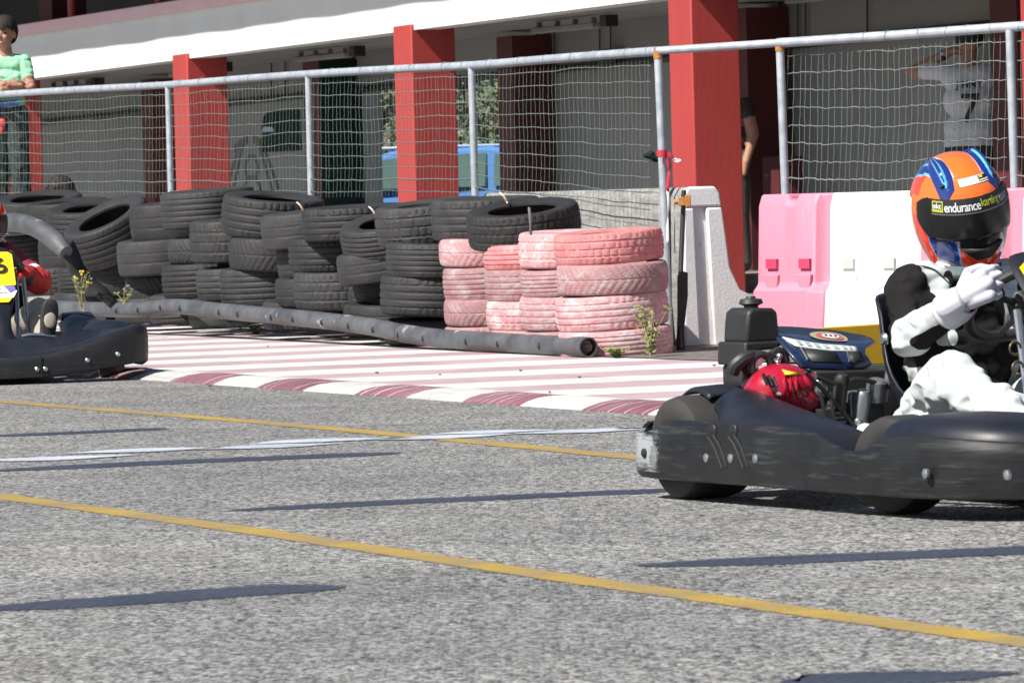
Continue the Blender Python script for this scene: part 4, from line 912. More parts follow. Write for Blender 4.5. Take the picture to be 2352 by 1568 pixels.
def make_kart(label, loc, rz, near):
    t = thing('racing_kart', label, 'kart', loc, rz, 'karts on the track')
    # ---- the bumper loop round the whole kart
    if near:
        half = [(-.20, 0, .08, .20), (-.20, -.40, .075, .205), (-.20, -.55, .07, .212), (-.185, -.64, .068, .206), (-.155, -.685, .066, .185), (-.11, -.70, .06, .178), (-.05, -.705, .058, .190), (.02, -.706, .057, .207), (.09, -.706, .057, .219), (.25, -.706, .057, .222), (.43, -.706, .057, .221),
                (.70, -.706, .056, .214), (.80, -.706, .056, .204), (.87, -.706, .055, .184), (.92, -.706, .055, .170), (.975, -.706, .055, .164), (1.03, -.706, .055, .170), (1.09, -.706, .055, .186), (1.16, -.706, .055, .204), (1.28, -.70, .055, .212), (1.42, -.665, .055, .205), (1.54, -.56, .055, .195), (1.60, -.40, .05, .17), (1.63, -.2, .05, .15), (1.64, 0, .05, .14)]
    else:
        half = [(-.20, 0, .08, .20), (-.20, -.40, .075, .205), (-.19, -.60, .07, .21), (-.15, -.68, .066, .2), (-.05, -.705, .058, .20), (.25, -.706, .057, .222), (.60, -.706, .057, .21), (.9, -.706, .057, .19), (1.16, -.706, .06, .21), (1.30, -.705, .075, .240), (1.42, -.695, .085, .256), (1.50, -.665, .085, .258), (1.545, -.60, .078, .248), (1.575, -.50, .066, .222), (1.60, -.40, .055, .190), (1.615, -.30, .045, .163), (1.63, -.2, .035, .142), (1.64, -.1, .03, .132), (1.64, 0, .028, .128)]
    loop = half+[(x, -y, a, b) for x, y, a, b in reversed(half[1:-1])]
    P3 = [Vector((x, y, 0)) for x, y, a, b in loop]; n = len(loop); rings = []
    for i, (x, y, a, b) in enumerate(loop):
        d = (P3[(i+1) % n]-P3[i-1]).normalized(); o = Vector((d.y, -d.x, 0)); o = o if o.dot(Vector((x-.7, y*1.5, 0))) > 0 else -o; q = P3[i]; h = b-a
        sect = [(-.012, 0), (-.004, .03), (0, .35), (-.001, .75), (-.006, .96), (-.014, 1), (-.024, .97), (-.022, .6), (-.022, .06)]
        rings.append([q+o*e+Vector((0, 0, a+h*f)) for e, f in sect])
    rings.append(rings[0]); mb = MB(); mb.loft(rings, cap=False); bump = mb.build('bumper', M_bumper if near else M_bumper2, t, sharp=50)
    # ---- wheels, chassis
    wheel(t, 0, -.56, .14, .20); wheel(t, 0, .56, .14, .20); wheel(t, 1.0, -.56, .125, .13, rad(-14 if near else 6)); wheel(t, 1.0, .56, .125, .13, rad(-14 if near else 6))
    mb = MB(); mb.tube([(0, -.55, .14), (0, .55, .14)], .02, 12); mb.build('axle', M_steel, t)
    mb = MB()
    for s in (-1, 1):
        mb.tube(spline([(-.12, s*.30, .075), (.2, s*.32, .075), (.7, s*.34, .07), (1.1, s*.24, .07), (1.45, s*.22, .08)], 4), .016, 8); mb.tube([(.05, s*.32, .075), (.05, s*.68, .09)], .014, 8); mb.tube([(.85, s*.33, .075), (.85, s*.69, .09)], .014, 8); mb.tube([(1.0, s*.28, .09), (1.0, s*.50, .12)], .014, 8)
    mb.tube([(-.12, -.30, .075), (-.12, .30, .075)], .016, 8); mb.tube([(1.45, -.22, .08), (1.45, .22, .08)], .016, 8); mb.build('frame', M_dark, t)
    mb = MB(); mb.box((1.0, 0, .062), (1.0, .5, .006)); mb.build('floor_pan', M_alloy, t)
    # ---- mudguards and side pods
    for s in (-1, 1):
        def surf(x, ztop, zin, y0=.685, y1=.40, zb=.12):
            return [(x, s*y0, zb), (x, s*y0, ztop-.055), (x, s*(y0-.03), ztop-.015), (x, s*(y0-.09), ztop), (x, s*(y1+.10), ztop), (x, s*(y1+.03), zin), (x, s*y1, zin-.05), (x, s*y1, zb)]
        mb = MB(); mb.loft([surf(x, zt, zi, zb=b, y0=(.58 if x < .12 else .62 if x < .2 else .685)) for x, zt, zi, b in ((.02, .292, .28, .26), (.05, .297, .285, .25), (.11, .296, .285, .24), (.18, .287, .275, .17), (.30, .266, .25, .12), (.45, .240, .225, .1), (.57, .222, .205, .1), (.66, .205, .19, .1), (.71, .175, .16, .1), (.73, .12, .11, .1))]); mb.build('rear_side_pod', M_pod, t, sharp=60, bevel=0, sub=1)
        mb = MB(); mb.loft([surf(x, zt, zi, y0=yo, y1=.28, zb=.1) for x, zt, zi, yo in ((1.045, .20, .19, .675), (1.06, .245, .235, .68), (1.10, .258, .25, .68), (1.2, .259, .25, .68), (1.33, .256, .25, .655), (1.42, .25, .24, .61), (1.50, .235, .22, .53), (1.56, .20, .18, .43))] if near else
                           [surf(x, zt, zi, y1=.42, zb=.1) for x, zt, zi in ((.86, .19, .18), (.90, .255, .25), (.95, .28, .27), (1.0, .285, .275), (1.07, .262, .25), (1.14, .22, .2))]); mb.build('front_side_pod', M_pod, t, sharp=60, sub=1)
    for s in (-1, 1):   # arched mudguard lips over the rear wheels
        mb = MB(); rg = []
        for k in range(9):
            a = rad(60+k*7.2); c = Vector((.155*math.cos(a), 0, .14+.158*math.sin(a))); rg.append([c+Vector((0, s*y, dz)) for y, dz in ((.585, -.010), (.572, 0), (.50, .004), (.43, 0), (.42, -.012))])
        mb.loft(rg, cap=False, closed=False); mb.build('mudguard', M_pod, t, solid=.008)
    if not near:   # sloping nose panel between the front face of the bumper and the pedals
        mb = MB(); ys = [k/12*.66 for k in range(-12, 13)]; fr = sorted([(abs(y), x, b) for x, y, a, b in half[9:]]); fy = [q[0] for q in fr]; A = []; B = []; D = []; E_ = []
        for y in ys:
            zt = float(np.interp(abs(y), fy, [q[2] for q in fr])); xx = float(np.interp(abs(y), fy, [q[1] for q in fr]))-.02
            A.append((xx, y, zt-.006)); B.append((xx-.07, y, zt+.004)); D.append((xx-.20, y, max(zt, .185+.02*math.cos(y*9)))); E_.append((xx-.30, y, .21 if abs(y) < .3 else .24))
        mb.loft([A, B, D, E_], cap=False, closed=False); mb.build('nose_panel', M_pod, t, sharp=60, solid=.008)
    # ---- seat, steering
    s0 = seat_mesh().build('seat', M_pod, t, solid=.014, sub=1)
    for s in (-1, 1):
        mb = MB(); mb.lathe([(0, .012), (.012, .012), (.018, .004), (.018, 0)], 12, (.365, s*.203, .42), (0, s, 0)); mb.build('seat_bolt', M_steel, s0)
    wc = Vector((.70, .012, .515)); wn = Vector((-.62, 0, .78)).normalized(); wu = Vector((0, 1, 0)); wv = wn.cross(wu)
    rim = lambda a, r=.15: wc+(wu*math.cos(a)+wv*math.sin(a))*r
    mb = MB(); mb.tube([rim(2*math.pi*k/36) for k in range(37)], .0155, 10, cap=False); sw = mb.build('steering_wheel', M_dark, t)
    mb = MB(); [mb.tube([wc-wn*.02, rim(a, .15)], .009, 6) for a in (rad(200), rad(-20), rad(90))]; mb.lathe([(0, .01), (.04, .01), (.045, -.03), (0, -.03)], 16, wc, wn); mb.build('spoke', M_dark, sw)
    mb = MB(); mb.tube([wc, (1.05, 0, .12)], .011, 8); mb.build('steering_column', M_steel, t)
    fx = .86; hw = .17 if near else .108
    zc = [(.17, .05 if near else .135, .53), (.20, .05 if near else .07, .50), (.26, .05, .46), (.34, .05 if near else .055, .42), (.40, hw*.85, .30), (.46, hw, .22), (.56, hw, .12), (.63, hw*.9, .03), (.65, hw*.7, 0)]
    mb = MB(); rg = []
    for z, w, dx in zc: rg.append([(fx+dx-.02, -w, z), (fx+dx, -w*.92, z+.006), (fx+dx+.012, 0, z+.012), (fx+dx, w*.92, z+.006), (fx+dx-.02, w, z), (fx+dx-.035, w*.9, z-.012), (fx+dx-.04, 0, z-.018), (fx+dx-.035, -w*.9, z-.012)])
    mb.loft(rg); fair = mb.build('steering_fairing', M_pod, t, sharp=60, sub=1)
    nf = Vector((.62, 0, .42)).normalized(); fp = lambda y, z: Vector((fx+float(np.interp(z, [q[0] for q in zc], [q[2] for q in zc]))+.012, y, z+.006))+nf*.006
    mb = MB(); k = .92 if near else .9
    mb.prism([fp(-hw*k, .455), fp(hw*k, .455), fp(hw*k, .60), fp(hw*k*.8, .615), fp(-hw*k*.8, .615), fp(-hw*k, .60)], nf*.004); pan = mb.build('number_panel', M_yelpan, t)
    if not near:
        vs, fs = text_mesh('6', .15); ux = Vector((0, 1, 0)); uy = (fp(0, .60)-fp(0, .50)).normalized(); o = fp(0, .545)+nf*.007+Vector((0, .03, 0)); mb = MB(); mb.add([o+ux*v.x+uy*v.y for v in vs], fs); mb.build('numeral', M_bprint, pan)
        vs, fs = text_mesh('26', .15); 
        mb = MB(); mb.prism([fp(-hw*k, .452), fp(hw*k*.8, .452), fp(hw*k, .425), fp(hw*.7, .395), fp(-hw*.7, .395), fp(-hw*k, .42)], nf*.006); lab = mb.build('sticker', M_wprint, pan)
        mb = MB(); mb.prism([fp(hw*.35, .450), fp(hw*.8, .450), fp(hw*.85, .43), fp(hw*.6, .415)], nf*.009); mb.prism([fp(-hw*.3, .45), fp(hw*.1, .45), fp(hw*.2, .435), fp(-hw*.2, .43)], nf*.009); mb.build('sticker_swirl', M_purple, lab)
        vs, fs = text_mesh('24', .035); o = fp(0, .437)+nf*.012+Vector((0, -.005, 0)); mb = MB(); mb.add([o+ux*v.x+uy*v.y for v in vs], fs); mb.build('lettering', M_cowl, lab)
        vs, fs = text_mesh('endurance', .022); o = fp(0, .418)+nf*.012; mb = MB(); mb.add([o+ux*v.x+uy*v.y for v in vs], fs); mb.build('lettering', M_bprint, lab)
        mb = MB(); mb.prism([fp(-hw*.7, .400), fp(hw*.7, .400), fp(hw*.45, .375), fp(-hw*.45, .375)], nf*.005); mb.build('yellow_edge', M_yelpan, pan)
    for s in (-1, 1):
        mb = MB(); mb.tube([(.92, s*.15, .50), (1.02, s*.17, .12)], .011, 8); mb.tube([(.93, s*.12, .50), (1.10, s*.10, .14)], .009, 8); mb.build('fairing_bar', M_steel, t)
        mb = MB(); mb.tube(spline([(1.28, s*.10, .22), (1.28, s*.15, .225), (1.27, s*.25, .215), (1.25, s*.275, .19), (1.2, s*.28, .10)], 4), .011, 8); mb.build('pedal', M_steel, t)
    if near:
        mb = MB(); [mb.tube([c+Vector((0, .017*math.cos(a), .017*math.sin(a))) for a in (2*math.pi*k/12 for k in range(11))], .0035, 6) for c in (kx(2332, 800, .98), kx(2338, 845, .98))]; mb.build('cable_loop', pm('brass_cable', (.10, .075, .035), None, 9, .5, metal=.3), t)
    # ---- engine, tank and covers on the right-hand side (all karts alike)
    def pris(pxs, x, depth, mat, name, parent, bev=.006, sub=0):
        mb = MB(); mb.prism([kx(X, Y, x) for X, Y in pxs], (-depth, 0, 0)); return mb.build(name, mat, parent, bevel=bev, sub=sub)
    eng = MB()
    c = kx(1793, 893, .10)
    eng.ell(c, (.085, .098, .070), 20, 14); eng.ell(kx(1742, 903, .06), (.07, .050, .048), 16, 10); eng.cap(kx(1830, 872, .12), kx(1868, 882, .14), .030, .026); eng.box(c+Vector((-.02, -.0, -.06)), (.15, .17, .09)); eng.ell(c+Vector((0, .045, -.03)), (.08, .07, .07), 18, 12)
    eng.cap(kx(1790, 850, .04), kx(1850, 862, .04), .022, .02)
    en = remeshed(eng, 'engine', [M_redeng, M_dark], t, .007, 3)
    for i in range(4):
        a = kx(1752+i*11, 858+i*4, .165-.006*i); b = kx(1763+i*11, 884+i*2, .175-.004*i); mb = MB(); mb.tube([a, b], .006, 6); mb.build('cooling_slot', M_bprint, en)
    for i in range(3):
        mb = MB(); pts = [kx(1800+i*13+3*math.sin(j*.5), 856+j*14, .192-.012*abs(j-2.5)) for j in range(6)]; mb.tube(spline(pts, 3), .0045, 6); mb.build('rib', M_redeng, en)
    mb = MB(); mb.poly([kx(1793, 845, .135), kx(1824, 846, .13), kx(1837, 859, .17), kx(1804, 860, .178)]); mb.build('warning_label', M_yellabel, en, solid=.004)
    mb = MB(); mb.ell(kx(1852, 880, .16), (.02, .028, .024), 16, 10); mb.build('shroud_boss', M_redeng, en)
    for X, Y, r in ((1878, 878, .012), (1884, 895, .02), (1788, 905, .008), (1760, 925, .006)):
        mb = MB(); mb.lathe([(0, .012), (r*.5, .012), (r, .006), (r, -.02)], 12, kx(X, Y, .17), (1, -.1, .1)); mb.build('bolt', M_steel, en)
    # black block, cylinder and exhaust behind the red shroud
    blk = pris([(1872, 852), (2062, 848), (2090, 1010), (1886, 1010)], .14, .20, M_dark, 'engine_block', t)
    for (pl, x, m) in (([(1910, 920), (1945, 918), (1948, 985), (1912, 985)], .20, M_dark), ([(1952, 900), (1985, 896), (1992, 960), (1955, 962)], .21, M_alloy), ([(1890, 940), (1912, 938), (1912, 1000), (1892, 1000)], .215, M_dark), ([(2010, 905), (2045, 902), (2050, 980), (2012, 980)], .2, M_alloy), ([(1996, 920), (2030, 915), (2034, 970), (1998, 975)], .225, M_dark)):
        pris(pl, x, .05, m, 'casing', blk, .004)
    for X, Y, r, l, m in ((1978, 945, .022, .06, M_alloy), (1985, 980, .030, .015, M_steel), (1968, 985, .012, .03, M_steel), (2012, 895, .028, .03, M_alloy), (2040, 880, .012, .05, M_alloy), (1930, 900, .02, .05, M_dark)):
        mb = MB(); mb.lathe([(0, l), (r*.7, l), (r, l*.8), (r, -l), (0, -l)], 14, kx(X, Y, .22), (.3, 0, 1)); mb.build('fitting', m, blk)
    for i in range(5): pris([(1914, 925+i*11), (1944, 923+i*11), (1944, 926+i*11), (1914, 928+i*11)], .212, .03, M_alloy, 'fin', blk, 0)
    for pts, r, m in ((((1850, 855), (1900, 905), (1960, 975), (1985, 1015)), .006, M_dark), (((1885, 900), (1893, 950), (1898, 1010)), .006, M_dark), (((1908, 900), (1915, 960), (1935, 1015)), .006, M_dark), (((1897, 960), (1902, 1015),), .008, M_yelpl), (((1875, 865), (1920, 880), (1975, 870), (2040, 890)), .007, M_dark)):
        mb = MB(); mb.tube(spline([kx(X, Y, .24) for X, Y in pts], 4), r, 6); mb.build('hose', m, t)
    mb = MB(); mb.ell(kx(1987, 990, .27), (.02, .026, .022), 14, 8); mb.build('oil_cap', M_sticker, blk)
    # fuel tank
    tk = pris([(1716, 744), (1719, 716), (1732, 707), (1776, 707), (1787, 715), (1790, 752), (1793, 786), (1714, 788)], .02, .125, M_blackpl, 'fuel_tank', t, .009)
    pris([(1712, 786), (1798, 782), (1800, 792), (1776, 802), (1735, 806), (1722, 838), (1711, 840)], .035, .15, M_blackpl, 'tank_tray', tk, .006)
    mb = MB(); mb.lathe([(0, .026), (.012, .026), (.014, .02), (.030, .018), (.034, .006), (.020, 0), (.020, -.02)], 16, kx(1725, 702, -.045)); mb.build('filler_cap', M_dark, tk)
    ab = pris([(1700, 837), (1746, 836), (1746, 884), (1728, 896), (1712, 896), (1700, 884)], -.015, .10, M_dark, 'air_box', t, .01)
    mb = MB(); mb.tube(spline([kx(1682, 857, .05), kx(1690, 838, .06), (kx(1712, 822, .07)), kx(1738, 818, .06)], 4), .019, 10); mb.build('intake_hose', M_dark, ab)
    mb = MB(); mb.tube([kx(1748+22*math.cos(a), 838+24*math.sin(a), .075) for a in (2*math.pi*k/20 for k in range(21))], .011, 8, cap=False); mb.tube(spline([kx(1770, 818, .06), kx(1786, 806, .05), kx(1800, 815, .05), kx(1804, 832, .05)], 4), .013, 8); mb.build('recoil_handle', M_dark, ab)
    for X, Y, r in ((1741, 826, .017), (1731, 842, .012), (1790, 818, .010), (1784, 832, .008)):
        mb = MB(); mb.ell(kx(X, Y, .07), (.012, r, r), 12, 8); mb.build('fitting', M_wprint if r > .011 else M_steel, ab)
    # ---- navy cover over the engine
    rows = [[kx(X, Y, x) for X, Y, x in r] for r in (
        [(1776, 752, -.16), (1820, 753, -.16), (1870, 757, -.15), (1920, 762, -.13), (1955, 768, -.10), (1980, 772, -.08), (2000, 778, -.06)],
        [(1779, 768, -.04), (1826, 773, -.04), (1878, 781, -.03), (1930, 786, -.01), (1965, 790, .0), (1992, 789, .0), (2009, 786, .0)],
        [(1784, 778, .03), (1833, 788, .03), (1884, 797, .04), (1936, 800, .05), (1966, 803, .05), (1978, 801, .04), (1988, 798, .03)],
        [(1818, 818, .09), (1856, 824, .09), (1900, 828, .10), (1945, 826, .10), (1968, 824, .09), (1978, 819, .08), (1986, 814, .07)],
        [(1838, 842, .12), (1870, 846, .12), (1908, 848, .12), (1950, 850, .12), (1975, 849, .11), (1990, 845, .10), (2002, 838, .09)])]
    mb = MB(); mb.loft([spline(r, 3) for r in rows], cap=False, closed=False); cov = mb.build('engine_cover', M_cowl, t, sharp=70, solid=.008)
    def sp(u, v):
        u = max(0, min(.9999, u))*(len(rows)-1); i = int(u); f = u-i
        def at(r): q = max(0, min(.9999, v))*(len(r)-1); j = int(q); return r[j].lerp(r[j+1], q-j)
        return at(rows[i]).lerp(at(rows[i+1]), f)
    def dec(u, v, off): 
        e = .01; n = (sp(u+e, v)-sp(u-e, v)).cross(sp(u, v+e)-sp(u, v-e)).normalized(); n = n if n.z > 0 else -n; return sp(u, v)+n*off
    mb = MB(); mb.loft([[dec(.47+.0*k, .04+.64*k/10, .0065) for k in range(11)], [dec(.60, .10+.60*k/10, .0065) for k in range(11)]], cap=False, closed=False); stk = mb.build('cover_strip', M_sticker, cov, solid=.002)
    for k in range(7): mb = MB(); v = .13+.07*k; mb.loft([[dec(.505, v, .0095), dec(.505, v+.038, .0095)], [dec(.565, v+.012, .0095), dec(.565, v+.05, .0095)]], cap=False, closed=False); mb.build('print_mark', M_stickgrn, stk)
    for r, m, off in ((1., M_goldprint, .007), (.72, M_redprint, .0085), (.42, M_wprint, .010)):
        mb = MB(); mb.poly([dec(.20+.115*r*math.sin(a), .43+.155*r*math.cos(a), off) for a in (2*math.pi*k/28 for k in range(28))]); mb.build('emblem', m, cov)
    mb = MB(); [mb.poly([dec(.20+.02*math.sin(a), .43+q+.014*math.cos(a), .0115) for a in (2*math.pi*k/8 for k in range(8))]) for q in (-.035, 0, .035)]; mb.build('emblem', M_cowl, cov)
    for v0, v1 in ((.16, .42), (.54, .78)):
        mb = MB(); mb.loft([[dec(.60, v0+.02, .004), dec(.60, v1-.03, .004)], [dec(.66, v0, .006), dec(.66, v1, .006)], [dec(.86, v0, .006), dec(.86, v1+.02, .006)]], cap=False, closed=False); mb.build('cover_vent', M_dark, cov, solid=.006)
        mb = MB(); mb.tube([dec(.62, v0-.02, .008), dec(.84, v0-.03, .008)], .003, 6); mb.build('vent_edge', M_steel, cov)
    pris([(1884, 752), (2044, 742), (2060, 838), (1960, 836)], -.22, .015, M_yelpl, 'rear_panel', t, .004)
    pris([(1958, 836), (2060, 838), (2060, 852), (1960, 852)], -.215, .02, M_alloy, 'rear_panel_foot', t, .002)
    # ---- dents and bolts of the bumper's right flank
    if near:
        for X in (1632, 1680):
            mb = MB(); mb.tube(spline([ky(X, 985, -.709), ky(X+2, 1000, -.709), ky(X+18, 1025, -.709), ky(X+34, 1072, -.709)], 4), [.011, .012, .012, .010, .008, .006, .005, .005, .004, .004, .004, .004, .003], 8)
            for v in range(len(mb.v)): q = mb.v[v]; mb.v[v] = (q[0], -.706+(q[1]+.706)*.35, q[2])
            mb.build('slot', M_bprint, bump)
            mb = MB(); mb.tube(spline([ky(X-7, 1003, -.7065), ky(X+8, 1025, -.7065), ky(X+27, 1075, -.7065)], 4), .0024, 6); mb.build('slot_ridge', M_slick, bump)
            mb = MB(); mb.ell(ky(X+4, 990, -.705), (.018, .004, .020), 14, 8); mb.build('slot_hole', M_bprint, bump)
        for X, Y in ((1622, 1051), (1678, 1052), (1735, 1053), (1479, 1040), (2125, 1087), (2312, 1090)):
            mb = MB(); mb.lathe([(0, .006), (.006, .006), (.0125, .002), (.0125, -.006)], 12, ky(X, Y, -.706), (0, -1, 0)); mb.build('bolt', M_steel if X != 1479 else M_bprint, bump)
    else:
        for y, z in ((.135, .072), (.175, .072), (.38, .105), (.53, .128), (-.135, .072), (-.38, .105)):
            x = float(np.interp(abs(y), [0, .1, .2, .3, .4, .5, .6], [1.64, 1.64, 1.63, 1.615, 1.60, 1.575, 1.545])); mb = MB(); mb.lathe([(0, .006), (.006, .006), (.011, .002), (.011, -.008)], 12, (x, y, z), (1, .15*y, 0)); mb.build('bolt', M_steel, bump)
        mb = MB(); mb.tube([(1.638, .155, .03), (1.637, .155, .135)], .0025, 5); mb.build('seam', M_bprint, bump)
    return t, rim, wc, wn
kart, RIM, WC, WN = make_kart('black kart with a red engine and orange helmeted driver nearest the camera', KOR, rad(-62), True)
LK_R = rad(-90+11); lkf = Vector((math.cos(LK_R), math.sin(LK_R), 0)); lkl = Vector((-lkf.y, lkf.x, 0)); LKO = G(256, 866)-lkf*1.0-lkl*.56
kart2, _, _, _ = make_kart('black kart with a yellow number 6 panel, cut by the left edge of the photo', (LKO.x, LKO.y, 0), LK_R, False)

# ------------------------------------------------------------------ people
def seg_d(p, a, b):
    ab = b-a; t = max(0, min(1, (p-a).dot(ab)/max(ab.length_squared, 1e-9))); return (p-a-ab*t).length, t
def body(name, parent, bones, extra, mats, fn, voxel=.012, smooth=4, post=None, blend=None):
    """bones: (a, b, ra, rb, tag); fn(tag, t, p) gives the material index of the nearest bone's skin"""
    mb = MB(); bs = [(Vector(a), Vector(b), ra, rb, g) for a, b, ra, rb, g in bones]
    for a, b, ra, rb, g in bs: mb.cap(a, b, ra, rb, 14)
    for c, r, R_ in extra: mb.ell(c, r, 18, 12, R=R_)
    def mf(p):
        best = None
        for a, b, ra, rb, g in bs:
            d, t = seg_d(p, a, b); d -= ra+(rb-ra)*t
            if best is None or d < best[0]: best = (d, g, t)
        return fn(best[1], best[2], p)
    o = remeshed(mb, name, mats if blend is None else [blend], parent, voxel, smooth, mf if blend is None else None, post=post)
    if blend is not None:
        me = o.data; z = np.array([float(mf(v.co)) for v in me.vertices]); e = np.empty(len(me.edges)*2, dtype=np.int64); me.edges.foreach_get('vertices', e); e = e.reshape(-1, 2); n = len(z)
        deg = np.bincount(e.ravel(), minlength=n)+1.
        for _ in range(7): z = (z+np.bincount(e[:, 0], z[e[:, 1]], n)+np.bincount(e[:, 1], z[e[:, 0]], n))/deg
        me.attributes.new('zone', 'FLOAT', 'POINT').data.foreach_set('value', z.astype(np.float32))
    return o
def wrinkle(amp, f):
    return lambda v: v+Vector((.7, .7, .5))*amp*2.0*(abs(mnoise.noise(Vector((v.x*f*1.1+v.z*f*.9, v.y*f*1.2, v.z*f*1.5-v.x*f*.8))))-.25)+Vector((1, 1, .4))*amp*mnoise.noise(Vector(v)*f)+Vector((0, .6, 1))*amp*.6*mnoise.noise(Vector((v.x*f*2.3, v.y*f*.8, v.z*f*1.3+5)))
def hand(name, parent, mats, origin, fwd, up, side, s=1., curl=60, grip=None, matfn=None, thumb=1, spread=.0205):
    """palm along fwd from the wrist at origin; fingers bend towards -up; the thumb leaves the palm on +side"""
    f, u, d = Vector(fwd).normalized(), Vector(up).normalized(), Vector(side).normalized(); o = Vector(origin); mb = MB()
    at = lambda a, b, c: o+(f*a+d*b+u*c)*s
    mb.cap(at(-.03, 0, 0), at(.02, 0, 0), .031*s, .028*s); mb.cap(at(.02, .017, 0), at(.078, .026, 0), .019*s, .017*s); mb.cap(at(.02, -.015, 0), at(.072, -.026, 0), .019*s, .016*s); mb.cap(at(.02, 0, .003), at(.082, 0, .004), .020*s, .017*s)
    for i, (b, l, st) in enumerate(((.031, .072, .078), (.0105, .08, .084), (-.0105, .075, .081), (-.031, .058, .072))):
        p = at(st, b, 0); a = 0.
        for k, (ln, cu) in enumerate(((.45, curl*.75), (.32, curl*1.1), (.25, curl*.7))):
            a += rad(cu+(-6 if i == 0 else 3*i)); e = p+(f*math.cos(a)-u*math.sin(a))*l*ln*s; mb.cap(p, e, (.0098-.0008*k)*s, (.0090-.0010*k)*s, 10); p = e
    p = at(.022, .024*thumb, -.004); q = at(.05, .052*thumb, -.018); r = at(.078, .050*thumb, -.034); e = at(.098, .036*thumb, -.042)
    mb.cap(p, q, .0155*s, .0125*s, 10); mb.cap(q, r, .0125*s, .011*s, 10); mb.cap(r, e, .011*s, .009*s, 10)
    return remeshed(mb, name, mats, parent, .0035*s, 1, matfn)

